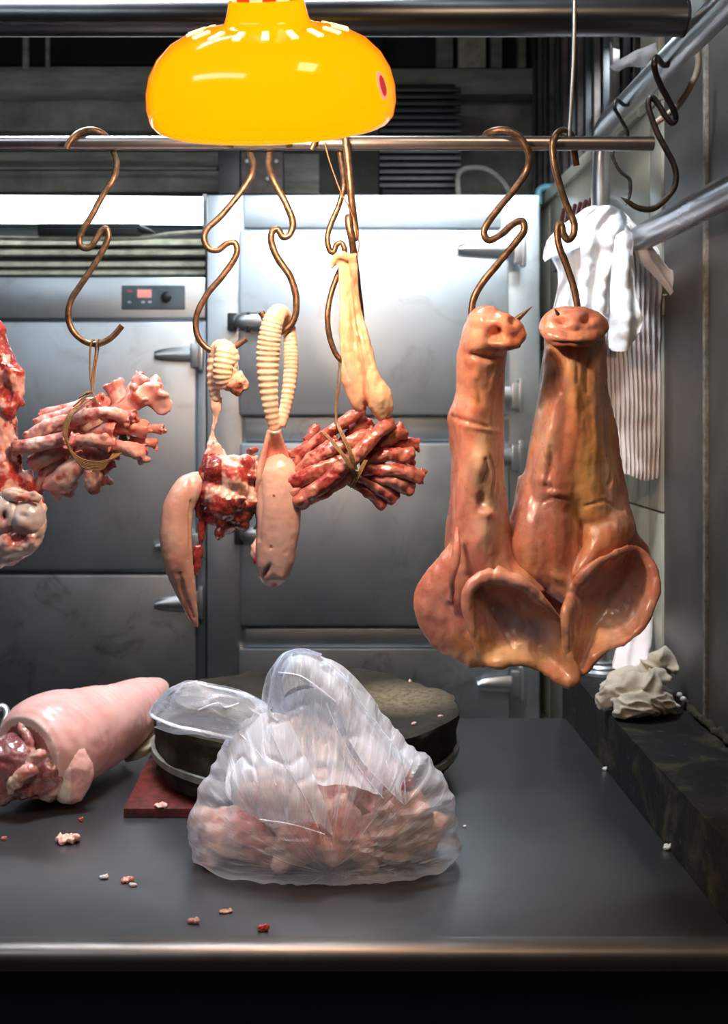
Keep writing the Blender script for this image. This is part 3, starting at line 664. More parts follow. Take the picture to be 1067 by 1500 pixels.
def bowl(outline, centre, base, h, rim=0.0035, thick=0.006, n=64, rings=14, dip=2.0):
    """leaf-shaped ear: outline (px,py,dd) closed, hollow centre lies h behind the rim"""
    ol = spline([Vector((a, b, c)) for a, b, c in outline], n, True)
    bm = nb(); c = Vector((centre[0], centre[1], 0)); cm = sum(o.z for o in ol) / n
    R = []
    for j in range(1, rings + 1):
        t = j / rings; ring = []
        for o in ol:
            x = c.x + (o.x - c.x) * t; y = c.y + (o.y - c.y) * t
            dd = cm + (o.z - cm) * t ** 1.5 + h * (1 - t ** dip)
            ring.append(bm.verts.new(P(x, y, base + dd)))
        R.append(ring)
    cv = bm.verts.new(P(c.x, c.y, base + cm + h))
    for k in range(n): bm.faces.new((cv, R[0][k], R[0][(k + 1) % n]))
    for j in range(rings - 1):
        for k in range(n): bm.faces.new((R[j][k], R[j + 1][k], R[j + 1][(k + 1) % n], R[j][(k + 1) % n]))
    sheet(bm, thick)
    pts = [P(o.x, o.y, base + o.z) for o in ol]; pts.append(pts[0].copy())
    b2 = nb(); tube(b2, pts, rim, 10, n * 2); merge(bm, b2); return bm
def fin(name, me, mat, parent=None):
    return mesh_obj(name, me, mat, parent)

# ---------------- right pig face
bm = mask([(486, 796, 886, .040, 0), (505, 797, 889, .050, 0), (530, 795, 890, .055, 0), (560, 791, 891, .055, -.002), (600, 785, 896, .058, -.004), (640, 777, 903, .060, -.004),
           (680, 770, 910, .060, 0), (715, 764, 919, .062, .006), (745, 760, 926, .062, .014), (765, 757, 932, .066, .026), (785, 758, 940, .066, .034, .012), (803, 764, 950, .045, .036, .045), (825, 775, 952, .030, .02, .06)], 0.012)
merge(bm, mask([(700, 770, 852, .030, 0, .034), (735, 763, 850, .036, 0, .022), (770, 756, 846, .042, 0, .012), (798, 750, 844, .045, 0, .008), (818, 754, 843, .042, 0, .008), (840, 775, 845, .035, 0, .010), (858, 802, 846, .022, 0, .012), (872, 832, 845, .008, 0, .014)], 0.010))
merge(bm, mask([(690, 840, 912, .030, 0, .034), (730, 842, 922, .036, 0, .020), (770, 846, 934, .045, 0, .006), (797, 848, 925, .045, 0, 0), (814, 846, 897, .030, 0, 0), (830, 844, 868, .015, 0, 0), (842, 841, 853, .006, 0, 0)], 0.010))
# snout disc with a rolled lower lip
sn = nb(); blob(sn, P(840, 478, D0 + .004), (0.043, 0.030, 0.023)); tube(sn, [P(799, 480, D0 + .004), P(812, 494, D0 - .016), P(840, 499, D0 - .026), P(868, 494, D0 - .016), P(884, 478, D0 + .004)], [.008, .010, .009, .010, .008], 12)
tube(sn, [P(800, 477, D0 + .004), P(812, 460, D0 + .004), P(840, 456, D0 + .006), P(866, 459, D0 + .004), P(884, 476, D0 + .004)], [.007] * 5, 12)
merge(bm, sn)
ear = bowl([(838, 868, 0), (850, 846, -.014), (876, 822, -.020), (905, 806, -.014), (930, 800, .008), (948, 814, .012), (961, 838, .004), (965, 862, -.004), (957, 892, -.008), (942, 922, -.010), (918, 942, -.012), (893, 953, -.014), (872, 966, -.016), (860, 983, -.014), (847, 990, -.012), (836, 980, -.014), (828, 950, -.020), (826, 918, -.022), (829, 890, -.016)], (893, 868), D0 + .004, .046, .0032)
merge(bm, ear)
merge(bm, bowl([(770, 832, .03), (800, 838, .02), (830, 858, .016), (842, 880, .018), (838, 905, .022), (815, 905, .03), (785, 888, .035), (768, 862, .036)], (808, 872), D0 + .01, .02, .003))
me = fuse(bm, 0.0024, 7)
shape(me, push=[(822, 468, 8, 6, .2, -.016), (861, 467, 8, 6, -.2, -.016), (840, 476, 12, 8, 0, .004), (842, 540, 14, 30, 0, .005), (868, 560, 6, 34, 0.0, .003), (812, 560, 9, 40, .1, -.005), (805, 650, 9, 34, .22, .007), (806, 690, 4, 22, .1, -.006), (800, 705, 10, 8, 0, .004),
                    (812, 722, 16, 5, 0, .003), (893, 690, 8, 30, -.25, .006), (884, 690, 3.5, 24, -.15, -.005), (900, 672, 3.5, 20, -.25, -.004), (868, 660, 14, 50, 0, .005), (830, 620, 12, 50, 0, -.005), (840, 505, 40, 4, 0, -.005),
                    (815, 845, 12, 6, .7, .004), (880, 925, 26, 10, -.5, .003)],
      creases=[([(797, 660), (803, 690), (800, 712)], 1.6, -.003), ([(808, 655), (812, 690), (808, 716)], 1.6, -.003), ([(888, 668), (896, 690), (893, 712)], 1.6, -.003), ([(795, 735), (815, 728), (836, 733)], 2, -.002), ([(858, 742), (885, 733), (915, 748)], 2, -.002),
               ([(808, 520), (818, 545), (822, 575)], 2.2, -.002), ([(864, 520), (858, 548), (860, 575)], 2.2, -.002), ([(845, 515), (845, 560)], 2.5, -.002)],
      noises=((14, .0024, (1, 1, .5)), (34, .0030, (1, 1, .18)), (60, .0012, (1, 1, .7))))
paint(me, splats((0.56, 0.18, 0.10), [(840, 475, 46, 20, 0, (0.82, 0.36, 0.27), .8), (845, 560, 26, 50, 0, YEL, .55), (868, 690, 24, 70, .05, YEL, .75), (850, 740, 12, 50, 0, YEL, .6), (818, 560, 14, 50, .1, (0.45, 0.17, 0.12), .7),
                                     (790, 560, 12, 60, .1, (0.62, 0.50, 0.45), .7), (800, 655, 16, 40, .2, (0.78, 0.52, 0.36), .7), (785, 740, 22, 60, .25, (0.50, 0.28, 0.26), .7), (885, 600, 12, 50, -.1, (0.58, 0.36, 0.30), .7), (890, 690, 10, 26, 0, PALE, .6),
                                     (820, 600, 12, 60, 0, (0.42, 0.20, 0.18), .5), (905, 745, 14, 30, -.3, PALE, .45), (890, 772, 22, 4, -.2, (0.85, 0.70, 0.55), .7), (890, 800, 60, 26, 0, (0.62, 0.22, 0.12), .6), (820, 850, 24, 18, .7, (0.75, 0.38, 0.22), .6),
                                     (883, 868, 40, 38, -.4, (0.58, 0.40, 0.38), .9), (905, 915, 60, 22, -.6, (0.84, 0.52, 0.34), .7), (955, 860, 10, 40, 0, (0.72, 0.30, 0.20), .6), (800, 868, 30, 18, .5, (0.30, 0.17, 0.18), .8), (830, 930, 6, 40, 0, (0.76, 0.44, 0.30), .7)], 26, 9, mott=[((0.74, 0.42, 0.30), .52, .55, 22), ((0.72, 0.38, 0.10), .56, .5, 15), ((0.30, 0.075, 0.05), .55, .55, 19)]))  # lit front lobe and dark rear-ear interior are light and shade put into colour
pig2 = tag(fin('pig_mask', me, M_SKIN), 'wide skinned pig face hung by its round frontal snout with one hollow ear, rightmost meat', 'pig head', 'hanging pig faces')

# ---------------- left pig face
off = -.012
bm = mask([(470, 690, 740, .030, 0, -.016), (490, 677, 744, .038, 0, -.020), (510, 671, 745, .042, 0, -.018), (535, 668, 742, .045, 0, -.010), (560, 668, 740, .045, 0, -.004), (583, 666, 739, .045, 0), (607, 657, 739, .046, 0), (634, 659, 739, .046, 0), (660, 663, 740, .048, 0),
           (700, 663, 741, .050, 0), (740, 659, 743, .052, 0), (775, 654, 748, .056, 0), (805, 652, 754, .060, 0), (830, 655, 768, .060, 0), (848, 668, 790, .050, 0), (866, 690, 800, .03, 0)], 0.014, off=off)
sn = nb(); R_ = Matrix.Rotation(-0.35, 4, 'Y').to_euler()
R_ = Matrix.Rotation(0.33, 3, 'Y').to_euler()
blob(sn, P(736, 481, D0 - .018), (0.030, 0.026, 0.020), R_); blob(sn, P(712, 474, D0 - .004), (0.024, 0.032, 0.021)); blob(sn, P(759, 492, D0 - .024), (0.012, 0.014, 0.0125)); blob(sn, P(708, 492, D0 + .006), (.028, .036, .028))
tube(sn, [P(716, 502, D0 - .026), P(736, 504, D0 - .034), P(760, 501, D0 - .028)], [.004, .008, .0095], 12)
merge(bm, sn)
# back ear, front ear and the fold between
merge(bm, bowl([(672, 790, .02), (654, 808, .02), (636, 828, .02), (617, 850, .02), (607, 872, .022), (609, 898, .02), (622, 928, .02), (644, 953, .018), (672, 966, .014), (700, 975, .01), (716, 962, .01), (712, 910, .016), (700, 850, .02), (690, 810, .02)], (660, 880), D0 - .004, -.012, .003, .006, dip=3))
merge(bm, bowl([(700, 850, -.020), (725, 846, -.026), (755, 856, -.028), (788, 878, -.022), (815, 902, -.012), (830, 935, -.010), (838, 962, -.014), (846, 985, -.016), (842, 1000, -.016), (826, 1003, -.018), (803, 992, -.018), (778, 976, -.022), (748, 972, -.026), (718, 976, -.030), (702, 965, -.032), (692, 925, -.034), (685, 885, -.032), (688, 862, -.026)], (752, 902), D0 - .004, .038, .0034, .006))
b2 = nb(); tube(b2, [P(722, 842, D0 - .030), P(700, 850, D0 - .034), P(686, 866, D0 - .036), P(684, 890, D0 - .036), P(693, 925, D0 - .036), P(700, 955, D0 - .034), P(704, 972, D0 - .03)], [.010, .009, .007, .006, .0055, .005, .003], 12)
tube(b2, [P(670, 770, D0 - .016), P(668, 810, D0 - .024), P(662, 850, D0 - .020), P(662, 882, D0 - .01)], [.004, .0065, .006, .003], 12)
tube(b2, [P(725, 842, D0 - .030), P(765, 855, D0 - .034), P(800, 885, D0 - .026), P(822, 908, D0 - .016)], [.012, .010, .007, .003], 12)
merge(bm, b2)
me = fuse(bm, 0.0024, 6)
shape(me, push=[(727, 487, 8.5, 8, 0, -.017), (752, 470, 6, 5, .4, -.006), (727, 503, 20, 3.5, .1, .002), (712, 522, 26, 7, .1, -.007), (664, 597, 10, 14, .2, .004), (705, 628, 34, 3, .16, .002), (703, 680, 15, 24, .15, .009), (720, 700, 6, 26, -.05, .006), (708, 735, 7, 10, 0, -.009),
                    (716, 752, 9, 7, 0, .005), (700, 790, 16, 26, 0, .005), (765, 945, 24, 10, .2, .004), (770, 905, 5, 34, -.5, .004), (640, 900, 16, 30, .4, -.002)],
      creases=[([(709, 672), (713, 690), (709, 705)], 1.8, -.005), ([(716, 668), (724, 690), (722, 712)], 1.6, -.003), ([(660, 610), (690, 618), (715, 626)], 2, -.0025), ([(668, 590), (672, 650), (666, 730), (668, 790)], 1.6, -.0015), ([(690, 520), (715, 528), (735, 524)], 2.4, -.003),
               ([(718, 880), (735, 920), (752, 950)], 2.4, -.003), ([(760, 885), (772, 920), (790, 945)], 2.4, -.0025), ([(700, 560), (704, 590)], 4, -.002)],
      noises=((14, .0024, (1, 1, .6)), (34, .0028, (1, 1, .2)), (60, .0011, (1, 1, .7))))
paint(me, splats((0.62, 0.22, 0.145), [(740, 478, 36, 18, .2, (0.85, 0.30, 0.20), .8), (765, 492, 12, 14, 0, (0.75, 0.16, 0.10), .7), (695, 500, 22, 22, 0, (0.86, 0.50, 0.34), .7), (712, 545, 22, 22, 0, (0.62, 0.26, 0.12), .6), (718, 560, 12, 50, 0, (0.50, 0.30, 0.22), .5),
                                     (680, 600, 18, 60, 0, (0.75, 0.32, 0.24), .6), (728, 640, 14, 70, 0, (0.68, 0.46, 0.32), .8), (705, 660, 12, 40, .1, (0.84, 0.62, 0.40), .8), (700, 690, 18, 26, .2, (0.80, 0.52, 0.38), .7), (722, 760, 20, 50, 0, (0.72, 0.58, 0.44), .7), (708, 738, 6, 8, 0, (0.20, 0.14, 0.18), .7), (716, 754, 8, 6, 0, (0.85, 0.40, 0.25), .7),  # dark spot in the eye hollow is shade put into the skin colour
                                     (676, 700, 10, 60, 0, (0.78, 0.34, 0.26), .6), (690, 780, 16, 60, 0, (0.72, 0.34, 0.30), .6), (740, 850, 36, 22, .3, (0.74, 0.38, 0.28), .6), (650, 890, 36, 50, .3, (0.56, 0.28, 0.27), .7), (670, 960, 30, 10, .3, (0.70, 0.42, 0.28), .6),
                                     (750, 900, 46, 34, .3, (0.64, 0.46, 0.45), .9), (790, 925, 26, 26, .3, (0.64, 0.40, 0.40), .8), (735, 960, 40, 12, 0, (0.86, 0.60, 0.34), .8), (785, 960, 26, 14, .3, (0.80, 0.50, 0.28), .7), (830, 985, 16, 18, 0, (0.80, 0.36, 0.24), .7), (688, 890, 6, 50, 0, (0.80, 0.42, 0.34), .7)], 26, 8, mott=[((0.74, 0.42, 0.30), .52, .55, 22), ((0.72, 0.38, 0.10), .56, .5, 15), ((0.30, 0.075, 0.05), .55, .55, 19)]))
pig1 = tag(fin('pig_mask', me, M_SKIN), 'narrow skinned pig face with snout turned sideways and big drooping ears, left of the other', 'pig head', 'hanging pig faces')

# ---------------- generic meat helpers
def meat_paint(red=(0.42, 0.035, 0.03), fat=(0.82, 0.50, 0.42), th=0.52, sc=34, sharp=6, dark=(0.14, 0.008, 0.01), top_fat=None):
    def fn(co):
        a = 0.5 + 0.5 * mn.fractal(co * sc, 0.8, 2.1, 4); b = 0.5 + 0.5 * mn.fractal(co * sc * .6 + Vector((7, 7, 7)), 0.8, 2.1, 3)
        if top_fat:
            x, y = pix(co); a += top_fat(x, y)
        t = max(0, min(1, (a - th) * sharp + .5)); c = lerp3(red, fat, t)
        if t < .5: c = lerp3(c, dark, max(0, min(1, (b - .5) * 5)))
        return c
    return fn
def ridged(pts, r, ridges, depth=0.25, seg=16, flat=None):
    n = ridges * 6; cp = spline(pts, n); rr = spline([float(v) for v in r], n)
    rad = [rr[i] * (1 + depth * (0.5 + .5 * math.cos(2 * PI * i / 6)) * (1 if 1 else 0)) for i in range(n + 1)]
    bm = nb(); tube(bm, cp, rad, seg, n, flat=flat); return bm
DM = 1.40
# ---------------- first tongue (curved, left)
t = thing('pig_tongue', P(320, 512, DM), 'curved pig tongue with ragged red root and ridged windpipe, left of two on hooks', 'tongue', 'pig tongues with windpipes')
bm = nb(); tube(bm, [P(297, 700, DM), P(277, 715, DM - .015), P(262, 745, DM - .022), P(258, 785, DM - .024), P(262, 825, DM - .022), (P(272, 865, DM - .016)), P(282, 900, DM - .010), P(290, 920, DM - .006)],
                [.011, .018, .020, .0205, .019, .0135, .007, .0015], 22, 60, flat=(0.75, 1))
me = fuse(bm, .002, 4); shape(me, push=[(283, 760, 4, 50, -.05, -.003), (268, 870, 3, 26, -.25, -.003)], creases=[([(280, 735), (278, 800), (284, 850)], 1.5, -.002), ([(264, 840), (275, 880), (284, 905)], 1.6, -.002)], noises=((30, .0012, (1, 1, .6)), (130, .0004, (1, 1, 1))))
paint(me, splats((0.62, 0.36, 0.31), [(258, 760, 10, 60, 0, (0.68, 0.40, 0.35), .7), (284, 770, 5, 60, 0, (0.80, 0.62, 0.50), .7), (275, 890, 8, 26, -.3, (0.60, 0.16, 0.12), .7), (265, 720, 16, 12, 0, (0.74, 0.44, 0.38), .6), (260, 830, 10, 30, 0, (0.58, 0.27, 0.23), .6)], 30, 5))
fin('tongue_body', me, M_TONGUE, t)
bm = nb(); random.seed(4)
tube(bm, [P(318, 580, DM), P(315, 610, DM), P(311, 640, DM), P(314, 665, DM), P(312, 700, DM)], [.009, .0055, .005, .013, .020], 14, 30, flat=(.5, 1))
tube(bm, [P(306, 660, DM), P(299, 690, DM - .004), P(294, 720, DM - .004), P(292, 760, DM)], [.005, .007, .007, .005], 10)
core = [(320, 690, .022), (345, 700, .022), (362, 715, .016), (312, 720, .020), (330, 735, .024), (350, 745, .020), (315, 755, .014), (335, 765, .016), (320, 670, .012), (335, 678, .010), (368, 700, .014), (372, 735, .014), (360, 680, .013), (322, 780, .007), (355, 768, .009)]
for (x, y, r) in core: blob(bm, P(x, y, DM + random.uniform(-.004, .012)), (r, r * 1.1, r), None, 3)
for k in range(46):
    a = random.uniform(0, 2 * PI); q = random.uniform(.2, 1) ** .6
    blob(bm, P(338 + 40 * q * math.cos(a), 722 + 50 * q * math.sin(a), DM - .020 * (1.1 - q) - .004 + random.uniform(-.004, .004)), (random.uniform(.003, .008), random.uniform(.004, .007), random.uniform(.004, .010)), None, 2)
for (x, y, x2, y2) in ((296, 762, 294, 800), (322, 775, 320, 790), (352, 765, 358, 778), (365, 675, 378, 668), (290, 800, 288, 850)):
    tube(bm, [P(x, y, DM + .004), P((x + x2) / 2, (y + y2) / 2, DM + .002), P(x2, y2, DM + .004)], [.006, .005, .0015], 8)
me = fuse(bm, .0019, 3); shape(me, creases=[([(306, 660), (302, 700)], 2, .002)], noises=((45, .003, (1, 1, 1)),), front_only=False)
paint(me, meat_paint((.40, .02, .018), (.88, .58, .50), .60, 26, 8, (.10, .004, .006),  top_fat=lambda x, y: (0.35 if y < 665 else 0.14 if y < 730 and 325 < x < 372 else (-0.22 if y > 735 or x < 300 else -.04))))
fin('root_meat', me, M_MEAT, t)
bm = ridged([P(343, 530, DM - .010), P(336, 514, DM - .013), P(325, 508, DM - .006), P(317, 517, DM + .004), P(313, 545, DM + .004), P(314, 572, DM + .002), P(318, 588, DM)], [.007, .0085, .0085, .0085, .0075, .0065, .005], 17, .28)
merge(bm, ridged([P(332, 512, DM - .016), P(328, 530, DM - .018), P(326, 552, DM - .016), P(330, 568, DM - .010)], [.011, .0115, .0105, .008], 9, .25, flat=(.7, 1)))
me = fuse(bm, .0016, 2); paint(me, splats((0.88, 0.68, 0.48), [(325, 510, 16, 10, 0, (0.92, 0.66, 0.40), .6), (318, 560, 8, 30, 0, (0.82, 0.48, 0.38), .4)], 60, 4)); fin('windpipe', me, M_BONE, t)
bm = nb(); 
for (x, y, r) in ((335, 562, .010), (345, 560, .012), (355, 563, .009), (348, 572, .009), (340, 545, .006), (344, 535, .004), (352, 550, .006), (357, 556, .005)): blob(bm, P(x, y, DM - .014), (r, r * .6, r), None, 2)
me = fuse(bm, .0017, 2); shape(me, noises=((80, .003, (1, 1, 1)),), front_only=False); paint(me, meat_paint((.70, .28, .18), (.92, .58, .42), .45)); fin('throat_flap', me, M_MEAT, t)

# ---------------- second tongue (straight)
t = thing('pig_tongue', P(400, 470, DM), 'straight blunt pig tongue under a long looped ridged windpipe, hanging behind the bone bundle', 'tongue', 'pig tongues with windpipes')
bm = nb(); tube(bm, [P(400, 672, DM + .004), P(405, 690, DM - .004), P(409, 720, DM - .008), P(408, 760, DM - .010), P(404, 800, DM - .010), P(402, 830, DM - .008), P(401, 850, DM - .004), P(402, 859, DM)],
                [.018, .026, .029, .029, .026, .0235, .017, .008], 24, 60, flat=(0.62, 1))
tube(bm, [P(378, 850, DM), P(381, 835, DM)], [.001, .004], 8)
me = fuse(bm, .002, 5); shape(me, push=[(391, 836, 2.2, 9, .5, -.006), (402, 858, 10, 5, 0, -.004), (397, 802, 1.6, 2, 0, -.004), (412, 845, 8, 8, 0, .002)], creases=[([(380, 700), (384, 740), (380, 790)], 2.5, -.0015)], noises=((28, .0016, (1, 1, .6)), (130, .0004, (1, 1, 1))))
paint(me, splats((0.62, 0.40, 0.36), [(405, 690, 26, 20, 0, (0.88, 0.58, 0.44), .85), (408, 730, 22, 22, 0, (0.72, 0.40, 0.33), .6), (405, 800, 22, 40, 0, (0.58, 0.40, 0.38), .7), (400, 855, 14, 8, 0, (0.66, 0.22, 0.18), .7), (391, 836, 3, 9, .5, (0.12, 0.02, 0.02), .9), (430, 780, 6, 60, 0, (0.66, 0.42, 0.36), .6)], 30, 5))
fin('tongue_body', me, M_TONGUE, t)
# opened gullet sheet between windpipe and tongue
rows = [[P(394, 628, DM - .004), P(402, 630, DM - .010), P(410, 628, DM - .004)], [P(389, 655, DM - .002), P(404, 655, DM + .006), P(421, 654, DM - .004)], [P(384, 680, DM - .004), P(404, 684, DM + .010), P(428, 680, DM - .002)], [P(378, 706, DM - .002), P(402, 702, DM + .012), P(432, 698, DM)], [P(380, 722, DM), P(404, 716, DM + .010), P(430, 712, DM + .002)]]
bm = patch(rows, 24, 34); sheet(bm, .005)
b2 = nb(); tube(b2, [P(394, 630, DM - .006), P(388, 660, DM - .010), P(381, 690, DM - .012), P(377, 730, DM - .008)], [.003, .004, .006, .004], 10); merge(bm, b2)
me = fuse(bm, .002, 3); shape(me, noises=((40, .0018, (1, 1, .5)),), front_only=False); paint(me, splats((0.66, 0.24, 0.18), [(402, 632, 10, 12, 0, (0.86, 0.62, 0.52), .8), (381, 700, 5, 34, 0, (0.86, 0.60, 0.52), .8), (405, 680, 14, 22, 0, (0.58, 0.20, 0.13), .6)], 40, 5)); fin('gullet', me, M_MEAT, t)
bm = ridged([P(403, 632, DM - .002), P(397, 600, DM - .006), P(393, 560, DM - .010), P(393, 520, DM - .014), P(396, 490, DM - .018), P(402, 466, DM - .018), P(412, 456, DM - .008), P(420, 466, DM + .008), P(424, 490, DM + .012)], [.006, .009, .0115, .0135, .0130, .0115, .0095, .008, .007], 34, .20, flat=(.8, 1))
merge(bm, ridged([P(424, 478, DM + .012), P(426, 510, DM + .010), P(426, 545, DM + .008), P(420, 590, DM + .004), P(411, 625, DM)], [.0075, .0085, .0085, .0075, .006], 24, .2))
me = fuse(bm, .0016, 2); paint(me, splats((0.90, 0.70, 0.52), [(405, 462, 16, 10, 0, (0.92, 0.64, 0.34), .7), (402, 620, 10, 22, 0, (0.82, 0.55, 0.42), .5)], 60, 4)); fin('windpipe', me, M_BONE, t)
bm = nb(); random.seed(8)
for k in range(20):
    a = random.uniform(0, 6.28); q = random.random()
    blob(bm, P(372 + 7 * q * math.cos(a), 690 + 34 * q * math.sin(a), DM + .010 + random.uniform(-.006, .006)), (random.uniform(.004, .008),) * 3, None, 2)
tube(bm, [P(377, 790, DM + .004), P(374, 810, DM), P(375, 828, DM)], [.003, .006, .002], 8); tube(bm, [P(380, 720, DM + .01), P(378, 760, DM + .01), P(378, 800, DM + .006)], [.009, .005, .004], 8)
tube(bm, [P(378, 660, DM + .004), P(368, 660, DM), P(362, 668, DM)], [.002, .005, .002], 8)
me = fuse(bm, .002, 2); shape(me, noises=((60, .003, (1, 1, 1)),), front_only=False); paint(me, meat_paint(th=.52)); fin('root_meat', me, M_MEAT, t)

# ---------------- tendon strip
t = thing('tendon_strip', P(508, 372, DM), 'long yellowish tendon strip with two fatty lobes dangling above the right bone bundle', 'meat strip')
bm = nb(); tube(bm, [P(497, 372, DM - .012), P(500, 400, DM - .012), P(504, 440, DM - .012), P(508, 480, DM - .014), (P(511, 520, DM - .014)), P(518, 560, DM - .014), P(526, 590, DM - .012), P(533, 612, DM - .008)], [.005, .0045, .006, .009, .011, .014, .011, .002], 16, 50, flat=(.7, 1))
tube(bm, [P(514, 374, DM - .010), P(515, 400, DM - .010), P(519, 440, DM - .012), P(528, 480, DM - .016), P(534, 510, DM - .018), P(544, 550, DM - .020), P(554, 580, DM - .020), P(562, 602, DM - .018), P(566, 617, DM - .014)], [.008, .008, .006, .008, .011, .013, .0185, .014, .003], 16, 50, flat=(.7, 1))
tube(bm, [P(492, 378, DM - .014), P(500, 374, DM - .016), P(510, 378, DM - .012), P(524, 376, DM - .012)], [.004, .007, .006, .005], 10)
tube(bm, [P(493, 376, DM - .014), P(488, 386, DM - .012), P(486, 394, DM - .012)], [.006, .005, .003], 10)
me = fuse(bm, .0019, 3)
shape(me, creases=[([(509, 385), (514, 430), (519, 480), (530, 530), (536, 570), (538, 600)], 2.4, -.005), ([(504, 480), (503, 530), (512, 555)], 1.6, -.0016), ([(530, 470), (540, 520), (548, 545)], 1.5, -.0015)], noises=((38, .0028, (1, 1, .6)), (120, .0006, (1, 1, 1))))
paint(me, splats((0.88, 0.60, 0.36), [(518, 410, 4, 34, -.12, (0.52, 0.10, 0.06), .8), (522, 480, 2.6, 60, -.12, (0.50, 0.09, 0.05), .85), (506, 540, 3, 30, 0, (0.66, 0.2, 0.13), .6), (535, 580, 3, 30, -.05, (0.5, 0.08, 0.05), .85), (558, 590, 18, 26, 0, (0.92, 0.66, 0.42), .8), (512, 560, 14, 34, 0, (0.86, 0.46, 0.36), .7), (534, 560, 4, 40, -.1, (0.62, 0.18, 0.12), .7), (532, 605, 8, 10, 0, (0.6, 0.12, 0.08), .7)], 45, 4))
fin('tendon', me, M_BONE, t)

# ---------------- bones of the bundles
def bone(pts, rs, label=None, seed=0, D=DM, knob=0, group='', ragged=.22, pale=(0.84, 0.60, 0.55), red=(0.52, 0.06, 0.045), cat_='bone', split=False, redness=0.0):
    random.seed(seed); v = [P(a, b, D + c) for a, b, c in pts]
    if isinstance(rs, (int, float)): rs = [rs * 1.2] + [rs * .8] * (len(v) - 2) + [rs * 1.2]
    k = D / F; rr = [r * k * (1.12 if D0 and pale[1] > .5 else 1.0) for r in rs]; rr[0] *= 1.08; rr[-1] *= 1.08; rr[1:-1] = [q * .88 for q in rr[1:-1]]; bm = nb(); tube(bm, v, rr, 16, 30, wob=.13, seed=seed, caps_in=rr[0] * .9)
    e0, e1 = v[0], v[-1]
    for e, r in ((e0, rr[0]), (e1, rr[-1])):
        for j in range(4 + knob * 4):
            a = random.uniform(0, 6.28); d = (v[len(v) // 2] - e).normalized(); s1 = d.orthogonal().normalized(); s2 = d.cross(s1)
            blob(bm, e + (s1 * math.cos(a) + s2 * math.sin(a)) * r * .85 + d * random.uniform(-.2, .8) * r, tuple(r * random.uniform(.2, .5 + .3 * knob) for _ in range(3)), None, 2)
    me = bpy.data.meshes.new('bone'); bmesh.ops.recalc_face_normals(bm, faces=bm.faces)
    me = fuse(bm, max(.0013, rr[0] * .16), 1)
    shape(me, noises=((75, (.0012 if pale[1] > .5 else .0019) if not knob else .002, (1, 1, 1)), (30, .0018, (1, 1, 1)), (160, .0005, (1, 1, 1))), front_only=False)
    L = (e1 - e0).length
    axis = (e1 - e0).normalized()
    def fn(co):
        m = min((co - e0).length, (co - e1).length); q = 0.5 + .5 * mn.fractal(co * 50 + Vector((seed, 0, 0)), .8, 2, 3)
        t = max(0, min(1, 1 - (m - .006) / (.020 + .02 * q))); t = max(t * .85, max(0, (q - .62 + redness) * 4)); t = min(1, t)
        c = lerp3(pale, red, t)
        # marrow: the inside of the sawn end
        for e, r, dd in ((e0, rr[0], -1), (e1, rr[-1], 1)):
            w = co - e
            if w.dot(axis) * dd > -.002 and (w - axis * w.dot(axis)).length < r * .55: c = lerp3(c, (.12, .004, .004), .9)
        return c
    paint(me, fn); o = fin('bone', me, M_BONE); return tag(o, label, cat_, group)
G1 = 'bones of the left tied bundle'; LB = 'pale pink sawn bone tied into the left bundle of bones'
f = -.010
